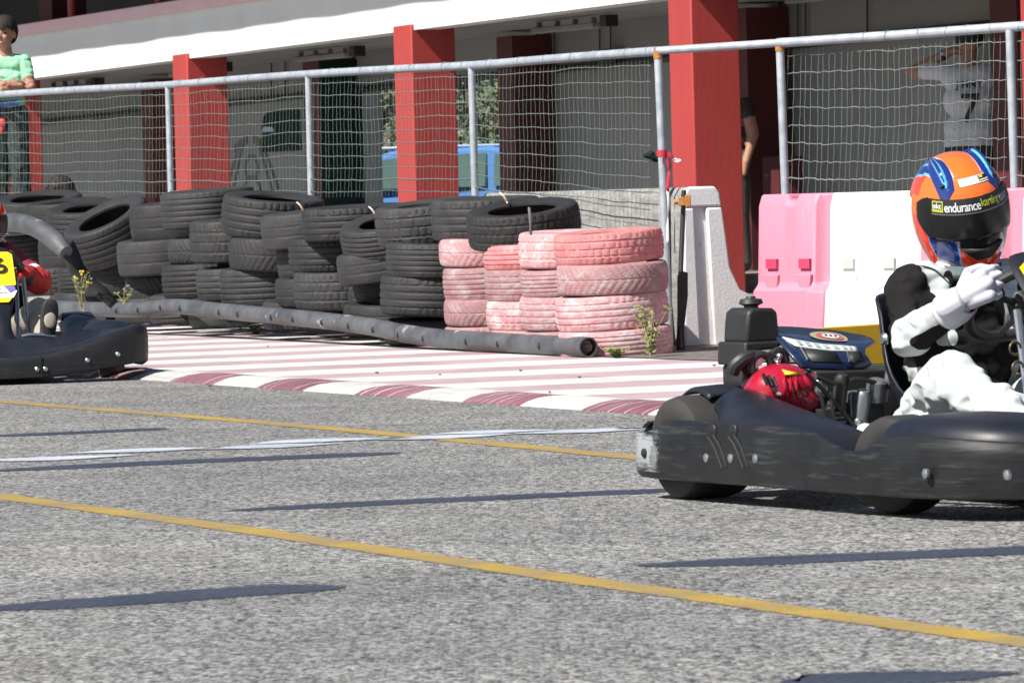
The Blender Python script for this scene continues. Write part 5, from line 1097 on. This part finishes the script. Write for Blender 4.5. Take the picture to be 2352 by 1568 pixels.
# ---- racing helmet: a shell turned round its own frame (x forwards, y to the wearer's left)
def helmet(parent, c, rot, cols, near):
    """cols: list of shell materials; near: full paint scheme"""
    RM = Euler(rot, 'XYZ').to_matrix().to_4x4(); RM.translation = Vector(c)
    def rr(az, el):
        ca, ce, se = math.cos(az), math.cos(el), math.sin(el); v = Vector((ce*ca, ce*math.sin(az), se))
        a = .152 if ca > 0 else .148; k = 1/math.sqrt((v.x/a)**2+(v.y/.128)**2+(v.z/(.142 if se > 0 else .215))**2); p = v*k
        if se < 0:
            q = min(1, -p.z/.18); p.x += .018*q*max(0, ca); p.y *= 1-.03*q*q; p.x *= (1-.05*q) if ca < 0 else 1
        p.z = max(p.z, -.188); return p
    NA, NE = 340, 210; vs = []; fs = []; mi = []
    for j in range(NE+1):
        el = rad(-70+160*j/NE)
        for i in range(NA): vs.append(rr(2*math.pi*i/NA, el))
    VA, VT, VB = rad(80), .058, -.046
    def vis(az): return VT-.006*math.cos(az)+.0*az, VB-.012*math.cos(az)
    def inv(p):
        az = math.atan2(p.y, p.x); t, b = vis(az); return abs(az) < VA and b+.04*max(0, (abs(az)-rad(55))/rad(25))**2 < p.z < t-.02*max(0, (abs(az)-rad(60))/rad(20))**2
    def col(p):
        if not near: return 1 if p.z < .02 and p.x > -.05 else (0 if p.z > .03 else 1)
        az = math.atan2(p.y, p.x); y = abs(p.y); az_ = abs(az)
        if inv(p): return 5
        if p.z > .053:                                        # crown: centre band, blue wings with pale trim
            c0, c1 = .042, .090+.09*(.142-p.z); lowcut = .104+.10*max(0, y-.05) if p.x > 0 else .06
            if y < c0-.004: return 0
            if p.z > lowcut:
                if y < c0: return 4
                if y < c1-.004: return 3 if abs(y-.066) < .0035 else 2
                if y < c1: return 3
            elif p.z > lowcut-.0055 and c0 < y < c1: return 3
            return 0 if (p.x > .02 and p.y < .07) else 1
        if az_ > rad(98): return 6 if abs(p.z+.01) < .05 and az_ < rad(135) else 1
        if p.z < VB+.0:
            f = p.z+.05
            if p.z < -.150: return 1
            if az_ < rad(24) and p.z > -.108+.06*az_: return 5
            lo_, hi_ = rad(25), rad(66)-2.2*max(0, -p.z-.075)
            bot = -.125-.05*max(0, (rad(45)-az_))
            if lo_ < az_ < hi_ and p.z > bot: return 3 if (az_ < lo_+.03 or az_ > hi_-.03 or p.z < bot+.004) else 2
            return 1
        return 0 if p.z > 0 else 1
    for j in range(NE):
        for i in range(NA):
            q = (i+1) % NA; f = (j*NA+i, j*NA+q, (j+1)*NA+q, (j+1)*NA+i); fs.append(f); mi.append(col((vs[f[0]]+vs[f[1]]+vs[f[2]]+vs[f[3]])/4))
    mb = MB(); mb.add(vs, fs, 0, RM); mb.m = mi; sh = mb.build('helmet', cols, parent, sharp=180, solid=0)
    # visor
    mb = MB(); rows = []
    for j in range(15):
        row = []
        for i in range(61):
            az = -VA+2*VA*i/60; t, b = vis(az); e = max(0, (abs(az)-rad(55))/rad(25)); b += .04*e*e; t -= .02*e*e; z = b+(t-b)*j/14
            lo, hi = rad(-60), rad(60)
            for _ in range(26):
                m = (lo+hi)/2
                if rr(az, m).z < z: lo = m
                else: hi = m
            p = rr(az, (lo+hi)/2); row.append(p*(1+.032*(1-.6*e)))
        rows.append(row)
    mb.loft(rows, cap=False, closed=False, M=RM); vz = mb.build('visor', M_visor, sh, sharp=180, solid=.003)
    def onvis(az, j, off):
        q = max(0, min(59.999, (az+VA)/(2*VA)*60)); i = int(q); f = q-i; jj = max(0, min(13.999, j)); k = int(jj); g = jj-k
        p = rows[k][i].lerp(rows[k][i+1], f).lerp(rows[k+1][i].lerp(rows[k+1][i+1], f), g); return RM @ (p*(1+off))
    if near:
        def patch(name, a0, a1, j0, j1, off, mat, par, n=24):
            mb = MB(); mb.loft([[onvis(a0+(a1-a0)*k/n, j0+(j1-j0)*r/3, off) for k in range(n+1)] for r in range(4)], cap=False, closed=False); return mb.build(name, mat, par, sharp=180)
        sp_ = patch('visor_strip', rad(-52), rad(60), 9.3, 14, .018, M_bprint, vz); patch('strip_edge', rad(-52), rad(60), 9.0, 9.35, .019, M_alloy, sp_)
        bx_ = patch('logo_box', rad(-51), rad(-37.5), 9.9, 13.4, .022, M_lime, sp_, 6); patch('logo_ground', rad(-49.7), rad(-38.8), 10.8, 13.0, .025, M_bprint, bx_, 6)
        def word(w, a0, a1, j0, j1, mat, off=.028):
            v, f = text_mesh(w, 1., spacing=.92); x0 = min(q.x for q in v); x1 = max(q.x for q in v); y0 = min(q.y for q in v); y1 = max(q.y for q in v)
            mb = MB(); mb.add([onvis(a0+(a1-a0)*(q.x-x0)/(x1-x0), j0+(j1-j0)*(q.y-y0)/(y1-y0), off) for q in v], f); mb.build('lettering', mat, sp_, sharp=180)
        word('ekt', rad(-49.2), rad(-39.3), 11., 12.8, M_wprint, .03); word('endurance', rad(-36), rad(1), 10., 13., M_wprint); word('karting', rad(2), rad(24), 9.9, 13.3, M_lime); word('team', rad(25), rad(41), 10.2, 12.8, pm('lilac_print', (.45, .42, .55), None, 9, .5))
        # sticker on the brow and raised vents
        def onsh(az, el, off): p = rr(az, el); return RM @ (p*(1+off))
        def sh_patch(name, pts, off, mat, par, n=8):
            a, b, c_, d = pts; mb = MB(); mb.loft([[onsh(*(Vector(a).lerp(Vector(d), r/4).lerp(Vector(b).lerp(Vector(c_), r/4), k/n)), off) for k in range(n+1)] for r in range(5)], cap=False, closed=False); return mb.build(name, mat, par, sharp=180)
        st = sh_patch('brow_sticker', [(rad(-16), rad(33)), (rad(27), rad(34)), (rad(29), rad(43)), (rad(-18), rad(42))], .012, M_wprint, sh)
        sh_patch('sticker_block', [(rad(10), rad(35.2)), (rad(26), rad(35.3)), (rad(27.5), rad(42.2)), (rad(10.5), rad(41.8))], .016, M_bprint, st); sh_patch('sticker_mark', [(rad(12), rad(39)), (rad(18), rad(39)), (rad(18.5), rad(41.3)), (rad(12.3), rad(41.2))], .02, M_yellabel, st); sh_patch('sticker_mark', [(rad(11), rad(35.8)), (rad(25), rad(36)), (rad(25), rad(37.2)), (rad(11), rad(37))], .02, M_wprint, st)
        for k in range(5): sh_patch('sticker_mark', [(rad(-9+3*k), rad(36.5)), (rad(-7.4+3*k), rad(36.5)), (rad(-7.4+3*k), rad(39.2)), (rad(-9+3*k), rad(39))], .016, M_stickgrn, st, 2)
        for s in (-1, 1):
            def strip_(w0, w1, h, mat, name, x0=.115, x1=-.06, yy=.066):
                mb = MB(); rg = []
                for k in range(13):
                    x = x0+(x1-x0)*k/12; ww = (w0+(w1-w0)*k/12)*math.sin(math.pi*min(1, .12+k/12*1.2))**.35 if k < 12 else .006; hh = h*math.sin(math.pi*(k+.4)/12.8)**.6; r_ = []
                    for q in range(9):
                        y = s*(yy-.012*k/12)+ww*(q/8-.5)*2; zz = .142*math.sqrt(max(.02, 1-(x/.152)**2-(y/.128)**2)); nrm = Vector((x/.0231, y/.0164, zz/.0202)).normalized(); r_.append(Vector((x, y, zz))+nrm*hh*(math.cos((q/8-.5)*2.6)+.05))
                    rg.append(r_)
                mb.loft(rg, cap=False, closed=False, M=RM); return mb.build(name, mat, sh, sharp=180)
            strip_(.024, .021, .010, M_bluesh, 'vent'); strip_(.010, .009, .0155, M_sky, 'vent', .105, -.05, .064); strip_(.0072, .0065, .0175, M_bluesh, 'vent', .10, -.045, .064)
            mb = MB(); p = onsh(s*rad(38), rad(36), .035); mb.ell(p, (.008, .011, .006), 8, 6); mb.build('vent_hole', M_bprint, sh)
        mb = MB(); q0 = [onsh(rad(a), rad(e), .025) for a, e in ((-26, -30), (0, -32), (26, -30), (20, -35), (9, -42), (-9, -42), (-20, -35))]; mb.poly(q0); mb.build('chin_vent', M_dark, sh, solid=.014, sharp=60)
    mb = MB(); mb.lathe([(.082, -.196), (.090, -.186), (.090, -.170)], 30, (0, 0, 0), (0, 0, 1), M=RM @ Matrix.Diagonal((1.2, 1, 1, 1))); mb.build('helmet_trim', M_dark, sh, solid=.01)
    return sh

# ---- the near driver
drv = thing('person', 'driver in black and white racing suit, orange and blue helmet and white gloves', 'person', KOR, rad(-62))
sR, eR, wR = Vector((.435, -.175, .545)), Vector((.52, -.218, .432)), Vector((.688, -.180, .512))
sL, eL, wL = Vector((.435, .18, .548)), Vector((.55, .29, .42)), Vector((.67, .16, .50))
hipR, knR, anR = Vector((.40, -.11, .17)), Vector((.72, -.235, .325)), Vector((1.14, -.185, .16))
hipL, knL, anL = Vector((.40, .11, .17)), Vector((.74, .21, .325)), Vector((1.16, .17, .16))
bones = [(sR, eR, .062, .056, 'ua'), (eR, wR, .054, .038, 'fa'), (sL, eL, .070, .060, 'ua'), (eL, wL, .058, .040, 'fa'),
         (hipR, knR, .092, .072, 'th'), (knR, anR, .068, .048, 'sh'), (hipL, knL, .092, .072, 'th'), (knL, anL, .068, .048, 'sh'),
         ((.42, 0, .17), (.42, 0, .34), .13, .125, 'to'), ((.42, -.04, .38), (.42, .04, .38), .13, .13, 'to'), ((.425, -.10, .50), (.425, .10, .50), .10, .10, 'to'), ((.435, -.165, .56), (.435, .165, .56), .062, .062, 'to'), ((.43, 0, .58), (.43, 0, .66), .07, .06, 'ne'),
         (anR, anR+Vector((.10, -.02, .06)), .045, .040, 'ft'), (anL, anL+Vector((.10, .02, .06)), .045, .04, 'ft')]
sR0 = (eR, wR)
def suit(g, t, p):
    y = abs(p.y)
    if g == 'ft' or g == 'ne': return 0
    if g == 'fa':
        zl = (sR0[0].z+(sR0[1].z-sR0[0].z)*t) if p.y < 0 else .45
        return 0 if -.046 < p.z-zl < -.020-.006*t and t > .03 else 1
    if g == 'ua' and t > .5: return 1 if t > .86 and p.x > .50 else 0
    if g in ('ua', 'to') and p.z > .40:
        lim = .128+.22*max(0, p.z-.5)
        if y > lim: return 0
        return 1 if (p.x > .40 and y > .080+.15*max(0, p.z-.5)) or p.z > .60 else 0
    if g == 'ua': return 0
    if g == 'th': return 0 if p.z < .16+.03*t else 1
    if g == 'sh': return 1
    if y > .10 and .27 < p.z < .345 : return 1
    return 0
body('body', drv, bones, [((.42, 0, .16), (.15, .17, .11), None)], [M_suitb, M_suitw], suit, .0058, 6, wrinkle(.011, 13), two_tone('black_and_white_cloth', ((.011, .010, .0105), (.018, .016, .017)), ((.56, .60, .59), (.46, .50, .50))))
mb = MB(); mb.lathe([(.078, .0), (.082, .02), (.07, .04)], 24, (.432, 0, .572), (.1, 0, 1)); mb.build('collar', pm('grey_green_cloth', (.12, .16, .16), (.08, .11, .11), 9, .8), drv, solid=.012)
mb = MB(); mb.tube(spline([(.43, -.19, .600), (.455, -.16, .614), (.485, -.12, .603), (.512, -.085, .56)], 5), .0026, 6); mb.build('piping', M_suitb, drv)
mb = MB(); mb.box((.522, -.045, .53), (.004, .05, .03), None); mb.build('chest_badge', M_bprint, drv, rot=(0, 0, 0)); mb = MB(); mb.ell((.527, -.043, .531), (.003, .018, .009), 10, 6); mb.build('chest_badge', M_yellabel, drv)
# right glove on the upper right of the rim
rp_ = kx(2278, 632, .655); ang = math.radians(180-38)
cand = min((RIM(a) for a in (2*math.pi*k/180 for k in range(180))), key=lambda p: (p-rp_).length)
tan = (cand-WC).cross(WN).normalized(); outw = (cand-WC).normalized()
hf = (kx(2302, 612, .68)-wR).normalized(); hu = (WN*.75+outw*.65).normalized(); hu = (hu-hf*hu.dot(hf)).normalized(); hs = hf.cross(hu); hs = hs if hs.dot(tan) > 0 else hs
wH = kx(2190, 698, .715); hf = (kx(2300, 634, .80)-wH).normalized(); hu = Vector((.85, -.50, .25)); hu = (hu-hf*hu.dot(hf)).normalized(); hs = hu.cross(hf); hs = hs if hs.z > 0 else -hs
hand('glove', drv, [M_glove], wH+hf*.016, hf, hu, hs, 1.10, 46)
mb = MB(); a = (wR-eR).normalized(); mb.lathe([(.043, -.05), (.047, -.045), (.046, .0), (.040, .03), (.036, .03)], 22, wR, a); cf = mb.build('glove_cuff', M_glove, drv, solid=.006)
mb = MB(); u, v, w = basis(a); mb.loft([[wR+a*h+(u*math.cos(t)+v*math.sin(t))*(.049 if h < 0 else .045) for t in (rad(q) for q in range(-70, 10, 10))] for h in (-.012, .022)], cap=False, closed=False); mb.build('cuff_patch', pm('bright_red_print', (.62, .03, .03), None, 9, .5), cf, solid=.003)
mb = MB(); mb.lathe([(.036, 0), (.0375, .004), (.036, .008)], 22, wH+hf*.022, hf); mb.build('glove_strap', pm('grey_seam', (.42, .42, .46), None, 9, .7), cf)
hand('glove', drv, [M_glove], wL, (RIM(rad(20))-wL).normalized(), WN, Vector((0, 0, 1)), 1.1, 58)
helmet(drv, (.425, 0, .775), (rad(11), rad(13), rad(-10)), [M_orange, M_redorg, M_bluesh, M_sky, M_pinktrim, M_visor, M_wprint], True)
# ---- the far driver in red
dr2 = thing('person', 'driver in red with black visor and dark gloves, cut by the left photo edge', 'person', (LKO.x, LKO.y, 0), LK_R)
o2 = Vector((0, -.06, 0)); sR, eR, wR = Vector((.36, -.25, .56)), Vector((.47, -.38, .40)), Vector((.68, -.18, .52)); sL, eL, wL = Vector((.37, .12, .60)), Vector((.50, .27, .47)), Vector((.70, .175, .515))
hipR, knR, anR = Vector((.42, -.12, .17)), Vector((.78, -.22, .32)), Vector((1.16, -.16, .18)); hipL, knL, anL = Vector((.42, .10, .17)), Vector((.80, .24, .33)), Vector((1.17, .22, .22))
bones = [(sR, eR, .07, .062, 'ua'), (eR, wR, .060, .045, 'fa'), (sL, eL, .072, .068, 'ua'), (eL, wL, .068, .046, 'fa'), (hipR, knR, .09, .07, 'th'), (knR, anR, .066, .048, 'sh'), (hipL, knL, .09, .07, 'th'), (knL, anL, .066, .05, 'sh'),
         ((.38, 0, .17), (.36, -.05, .36), .135, .13, 'to'), ((.36, -.12, .44), (.36, 0, .44), .13, .13, 'to'), ((.365, -.23, .55), (.37, .11, .58), .075, .075, 'to'), ((.38, -.04, .58), (.42, -.01, .68), .07, .065, 'ne')]
def red(g, t, p):
    if g == 'fa': return 0 if t > .12 else 2
    if g == 'ua': return 1 if t < .72 else (2 if t > .84 else 3)
    if g in ('th', 'sh'): return 4
    if g == 'ne': return 5
    return 1
body('body', dr2, bones, [((.38, 0, .16), (.17, .17, .11), None)], [M_redsuit, M_maroon, M_redsuit, M_wprint, M_tan, M_suitb], red, .012, 3, wrinkle(.008, 14))
for w_, s_ in ((wR, -1), (wL, 1)):
    r_ = RIM(rad(35) if s_ > 0 else rad(145)); hand('glove', dr2, [M_gloveb], w_, (Vector((.70, s_*.13, .56))-w_+Vector((.0, 0, .02))).normalized(), Vector((-.4, s_*.5, .7)), Vector((.4, -s_*.3, .8)), 1.15, 60)
for an, s_ in ((anR, -1), (anL, 1)):
    f = Vector((.22, s_*.10, 1)).normalized(); n_ = Vector((1, .1*s_, -.22)).normalized(); sd_ = f.cross(n_); mb = MB(); base_ = an+Vector((.06, 0, -.075)); rg = []
    for k, (h, w, dpt) in enumerate(((0, .030, .03), (.012, .040, .05), (.06, .038, .07), (.12, .042, .06), (.18, .050, .05), (.235, .044, .04), (.262, .022, .03))):
        rg.append([base_+f*h+sd_*w*x+n_*dpt*(y-.5) for x, y in ((-.8, 1), (0, 1.05), (.8, 1), (1, .6), (.8, 0), (0, -.1), (-.8, 0), (-1, .6))])
    mb.loft(rg); sh_ = mb.build('shoe', M_suitb, dr2, sub=1); mb = MB(); mb.ell(base_+f*.16+n_*.03, (.008, .030, .04), 12, 8); mb.build('sole_patch', M_tan, sh_); mb = MB(); mb.ell(base_+f*.035+n_*.03, (.008, .026, .024), 12, 8); mb.build('heel_patch', M_tan, sh_)
helmet(dr2, (.425, .0, .775), (rad(-6), rad(8), rad(0)), [M_redorg, M_visor, M_visor, M_visor, M_visor, M_visor, M_visor], False)

# ---- standing people: x forwards, y to their left
def head_prims(c, s, yaw):
    Rz = Matrix.Rotation(yaw, 3, 'Z'); T = lambda x, y, z: Vector(c)+Rz @ Vector((x, y, z))*s
    b = [(T(.012, 0, -.065), T(.03, 0, -.075), .050*s, .042*s, 'hd'), (T(.086, 0, .02), T(.104, 0, -.022), .010*s, .016*s, 'hd'), (T(.088, -.012, -.062), T(.088, .012, -.062), .013*s, .013*s, 'hd')]
    e = [(Vector(c)+Rz @ Vector((-.008, 0, .03))*s, (.100*s, .076*s, .098*s), Rz), (Vector(c)+Rz @ Vector((.035, 0, -.03))*s, (.062*s, .060*s, .085*s), Rz)]
    for q in (-1, 1): e.append((T(-.005, q*.078, -.005), (.016*s, .010*s, .030*s), Rz)); e.append((T(.075, q*.032, -.02), (.02*s, .022*s, .018*s), Rz))
    return b, e, T
def head_mat(p, T, s, yaw, c, skin=0, eye=None, lip=None):
    q = Matrix.Rotation(-yaw, 3, 'Z') @ (p-Vector(c))/s
    if eye is not None and q.x > .05 and abs(abs(q.y)-.034) < .013 and abs(q.z-.012) < .0065: return eye
    if eye is not None and q.x > .05 and abs(abs(q.y)-.036) < .017 and abs(q.z-.034) < .0045: return eye
    if lip is not None and q.x > .055 and abs(q.y) < .026 and abs(q.z+.062) < .010: return lip
    return skin
def hair(parent, T, s, yaw, c, mat, fringe=.03, back=-.05):
    Rz = Matrix.Rotation(yaw, 3, 'Z'); vs = []; fs = []; NA, NE = 48, 18; rnd = random.Random(6)
    for j in range(NE+1):
        for i in range(NA):
            az = 2*math.pi*i/NA; ca = math.cos(az); low = fringe if ca > .42 else (.032 if ca > -.25 else back); low += .016*math.sin(i*2.7)+.011*math.sin(i*5.3)
            lo = math.asin(max(-.9, min(.9, (low-.02)/.105))); el = lo+(math.pi/2-lo)*j/NE; k = 1+.02*math.sin(i*3.1)*math.cos(el)
            vs.append(Vector(c)+Rz @ Vector((-.008+.113*math.cos(el)*ca*k, .088*math.cos(el)*math.sin(az)*k, .028+.118*math.sin(el)))*s)
    for j in range(NE):
        for i in range(NA): q = (i+1) % NA; fs.append((j*NA+i, j*NA+q, (j+1)*NA+q, (j+1)*NA+i))
    mb = MB(); mb.add(vs, fs); return mb.build('hair', mat, parent, sharp=180, solid=.012*s)
def ink(label, X, Y, d, face_dir, cat='person', z=0):
    p = P(X, Y, d); t = thing('person', label, cat, (p.x, p.y, z), math.atan2(face_dir[1], face_dir[0])); return t
# the boy on the barrier
bd = 39.6; t = ink('boy in a mint green t-shirt standing with crossed arms behind the fence', 19, 300, bd, (-.10, -1), z=.852)
H = 1.50; hc = Vector((.02, 0, 1.345)); hb, he, T = head_prims(hc, 1.04, rad(-12))
sR, sL = Vector((0, -.145, 1.135)), Vector((0, .145, 1.135)); eR, eL = Vector((.06, -.205, .925)), Vector((.06, .205, .925)); wR, wL = Vector((.165, .04, .955)), Vector((.185, -.03, .915))
bones = hb+[((0, 0, 1.18), (.012, 0, 1.28), .052, .046, 'nk'), (sR, eR, .056, .042, 'ua'), (sL, eL, .056, .042, 'ua'), (eR, wR, .040, .030, 'fa'), (eL, wL, .040, .030, 'fa'), (wR, wR+Vector((-.02, .10, -.01)), .028, .024, 'fa'), (wL, wL+Vector((-.03, -.09, .01)), .028, .024, 'fa'),
     ((-.01, -.085, 1.12), (-.01, .085, 1.12), .078, .078, 'to'), ((0, -.055, .98), (0, .055, .98), .098, .098, 'to'), ((0, -.045, .82), (0, .045, .82), .098, .098, 'to'),
     ((0, -.06, .73), (0, .06, .73), .10, .10, 'pe'), ((0, -.075, .70), (.02, -.082, .40), .098, .084, 'lg'), ((0, .075, .70), (.02, .082, .40), .098, .084, 'lg'), ((.02, -.082, .40), (-.01, -.09, .07), .084, .080, 'lg'), ((.02, .082, .40), (-.01, .09, .07), .084, .080, 'lg'), ((-.01, -.095, .04), (.13, -.11, .035), .042, .034, 'ft'), ((-.01, .095, .04), (.13, .11, .035), .042, .034, 'ft')]
def boym(g, tt, p):
    if g == 'hd': return head_mat(p, T, 1.04, rad(-12), hc, 0, 3, 4)
    if g == 'nk': return 0 if p.z > 1.165+(.03 if abs(p.y) > .035 else -.02) else 1
    if g == 'ua': return 1 if tt < .62 else 0
    if g == 'fa': return 0
    if g == 'to': return 1
    if g == 'pe': return 1 if p.z > .80 else 2
    if g == 'ft': return 5
    return 2
body('body', t, bones, he, [M_skin, M_mint, M_navy, M_eye, M_lip, M_suitb], boym, .007, 3, lambda v: v if v.z > 1.15 else wrinkle(.007, 12)(v))
hair(t, T, 1.04, rad(-12), hc, M_hair, .036)
hand('hand', t, [M_skin], wL, (-.15, -1, .1), (.6, 0, .8), (0, 0, 1), .92, 22); hand('hand', t, [M_skin], wR, (-.3, 1, -.1), (.8, 0, .5), (0, 0, 1), .92, 25)
mb = MB(); mb.tube([(.10, -.11, .815), (.12, 0, .80), (.11, .11, .815)], .022, 8); mb.build('waist_sweater', M_bluecl, t)
mb = MB(); [mb.ell((.13, y, z), (.02, .035, .03), 10, 8) for y, z in ((-.10, .79), (-.075, .775), (-.12, .77))]; mb.build('sweater_knot', M_orange, t)
mb = MB(); mb.ell((.092, -.03, .655), (.02, .035, .04), 12, 8); mb.ell((.090, -.035, .61), (.015, .02, .04), 10, 8); mb.build('trouser_badge', pm('red_badge', (.60, .05, .05), None, 9, .6), t)
mb = MB(); rnd = random.Random(12)
for k in range(16): z = 1.06-.012*k; y0 = -.06+rnd.uniform(-.02, .01); mb.tube([(.108, y0, z), (.110, y0+rnd.uniform(.05, .10), z+rnd.uniform(-.01, .012))], .0022, 4)
mb.build('shirt_print', M_stickgrn, t)
# the man in the white jersey seen from behind
k_ = (2232-1176)/FPX
def depth_at(X, p): q = BO+BD*p+BX*bl_at(X, p); return q.y
t = ink('man in a white jersey with number 7 and dark cap, one arm raised', 2232, 300, depth_at(2232, 1.5), (.30, 1), z=.15); t.scale = (1.04, 1.04, 1.04)
FY = rad(0); hc = Vector((.03, .0, 1.70)); hb, he, T = head_prims(hc, 1.0, rad(35))
sR, sL = Vector((0, -.20, 1.46)), Vector((0, .20, 1.49)); eL = Vector((.10, .46, 1.50)); wL = Vector((.06, .16, 1.64)); eR, wR = Vector((.02, -.27, 1.16)), Vector((.12, -.24, .92))
bones = hb+[((0, 0, 1.50), (.02, 0, 1.62), .062, .058, 'nk'), (sL, eL, .068, .052, 'ua'), (eL, wL, .048, .034, 'fa'), (wL, wL+Vector((.0, -.10, .015)), .032, .026, 'fa'), (sR, eR, .066, .048, 'ua'), (eR, wR, .046, .034, 'fa'), (wR, wR+Vector((.03, 0, -.09)), .032, .026, 'fa'),
     ((0, -.13, 1.44), (0, .13, 1.44), .095, .095, 'to'), ((0, -.09, 1.26), (0, .09, 1.26), .125, .125, 'to'), ((0, -.08, 1.05), (0, .08, 1.05), .132, .132, 'to'), ((0, -.08, .95), (0, .08, .95), .14, .14, 'pe'), ((0, -.10, .90), (.02, -.11, .50), .105, .075, 'lg'), ((0, .10, .90), (.02, .11, .50), .105, .075, 'lg'), ((.02, -.11, .50), (-.02, -.12, .08), .072, .055, 'lg'), ((.02, .11, .50), (-.02, .12, .08), .072, .055, 'lg'), ((-.03, -.12, .05), (.15, -.14, .04), .048, .04, 'ft'), ((-.03, .12, .05), (.15, .14, .04), .048, .04, 'ft')]
def manm(g, tt, p):
    if g == 'hd': return head_mat(p, T, 1, rad(35), hc, 0)
    if g == 'nk': return 0
    if g == 'ua': return 1 if tt < .70 else 0
    if g == 'fa': return 0
    if g == 'to': return 1
    if g == 'pe': return 1 if p.z > .93 else 2
    return 2
body('body', t, bones, he, [M_skin, M_jersey, M_suitb], manm, .011, 2, lambda v: v if v.z > 1.52 else wrinkle(.009, 10)(v))
mb = MB(); mb.ell(hc+Vector((-.012, 0, .055)), (.112, .090, .085), 20, 12); mb.lathe([(.09, -.03), (.108, -.03), (.11, .04), (.10, .075), (.0, .09)], 24, hc+Vector((-.008, 0, .03))); mb.build('cap', M_suitb, t)
hand('hand', t, [M_skin], wL, (0, -1, .1), (.2, .1, 1), (1, 0, 0), .95, 25); hand('hand', t, [M_skin], wR, (.25, 0, -1), (0, -1, 0), (1, 0, 0), .95, 25)
mb = MB(); mb.lathe([(.036, -.012), (.040, -.01), (.040, .01), (.036, .012)], 16, eL.lerp(wL, .82), (wL-eL), closed=True); w_ = mb.build('watch', M_suitb, t); mb = MB(); mb.ell(eL.lerp(wL, .82)+Vector((-.035, .0, .01)), (.012, .018, .018), 10, 8); mb.build('watch_dial', M_paleblue, w_)
def onback(body_txt, size, y, z, mat=M_bprint):
    vs, fs = text_mesh(body_txt, size); mb = MB()
    mb.add([Vector((-(.152-.55*max(0, abs(y-v.x)-.03)**2*2), y-v.x, z+v.y)) for v in vs], fs); return mb.build('lettering', mat, t, solid=.004)
onback('7', .30, -.02, 1.20); onback('JIMMY', .075, -.02, 1.385)
mb = MB(); mb.tube([(-.02, .20, .62), (.05, .19, .85), (.10, .16, .95)], .022, 6); mb.build('trouser_stripe', M_alloy, t)
# the person half hidden behind the nearest red column
t = ink('person in dark trousers behind the nearest red column, one bare arm showing', 1670, 300, depth_at(1670, .95), (-.5, -.8), z=.15)
hc = Vector((.02, 0, 1.60)); hb, he, T = head_prims(hc, 1.0, 0)
bones = hb+[((0, 0, 1.42), (.02, 0, 1.53), .058, .052, 'nk'), ((0, .18, 1.38), (.0, .25, 1.13), .062, .048, 'ua'), ((0, .25, 1.13), (.08, .215, .90), .044, .032, 'fa'), ((.08, .215, .90), (.09, .20, .81), .03, .024, 'fa'), ((0, -.18, 1.38), (0, -.24, 1.12), .06, .046, 'ua'), ((0, -.24, 1.12), (.1, -.2, .9), .044, .032, 'fa'), ((.1, -.2, .9), (.12, -.19, .82), .03, .024, 'fa'),
     ((0, -.12, 1.35), (0, .12, 1.35), .09, .09, 'to'), ((0, -.08, 1.10), (0, .08, 1.10), .12, .12, 'to'), ((0, -.08, .92), (0, .08, .92), .13, .13, 'pe'), ((0, -.10, .86), (.02, -.10, .48), .10, .075, 'lg'), ((0, .10, .86), (.02, .12, .48), .10, .075, 'lg'), ((.02, -.10, .48), (-.02, -.11, .08), .072, .058, 'lg'), ((.02, .12, .48), (-.02, .13, .08), .072, .058, 'lg'), ((-.03, -.11, .05), (.15, -.12, .04), .046, .04, 'ft'), ((-.03, .13, .05), (.15, .15, .04), .046, .04, 'ft')]
body('body', t, bones, he, [M_skin, M_suitb, M_greyt], lambda g, tt, p: 0 if g in ('hd', 'nk', 'fa') or (g == 'ua' and tt > .45) else (1 if g in ('to', 'ua') else 2), .013, 2)
hair(t, T, 1, 0, hc, M_hair)
# someone crouching behind the wall, only the dark hair showing
t = ink('person with dark hair crouching behind the tyre wall right of the boy', 145, 300, 39.4, (-1, .35), z=-.09)
hc = Vector((.05, 0, 1.03)); hb, he, T = head_prims(hc, 1.0, rad(20))
bones = hb+[((0, 0, .84), (.03, 0, .96), .055, .05, 'nk'), ((-.02, -.12, .78), (-.02, .12, .78), .085, .085, 'to'), ((-.06, -.06, .56), (-.06, .06, .56), .12, .12, 'to'), ((-.10, -.06, .36), (-.10, .06, .36), .13, .13, 'lg'), ((-.1, -.1, .34), (.26, -.13, .46), .09, .07, 'lg'), ((-.1, .1, .34), (.26, .13, .46), .09, .07, 'lg'), ((.26, -.13, .46), (.14, -.13, .08), .066, .052, 'lg'), ((.26, .13, .46), (.14, .13, .08), .066, .052, 'lg'), ((.12, -.13, .05), (.28, -.14, .04), .046, .04, 'lg'), ((.12, .13, .05), (.28, .14, .04), .046, .04, 'lg'),
     ((-.02, -.18, .77), (.10, -.22, .56), .056, .044, 'to'), ((.10, -.22, .56), (.26, -.10, .56), .042, .032, 'hd'), ((-.02, .18, .77), (.10, .22, .56), .056, .044, 'to'), ((.10, .22, .56), (.26, .10, .56), .042, .032, 'hd')]
body('body', t, bones, he, [M_skin, M_greyt, M_suitb], lambda g, tt, p: 0 if g in ('hd', 'nk') else (1 if g == 'to' else 2), .013, 2)
hair(t, T, 1.02, rad(20), hc, M_hair, .03)
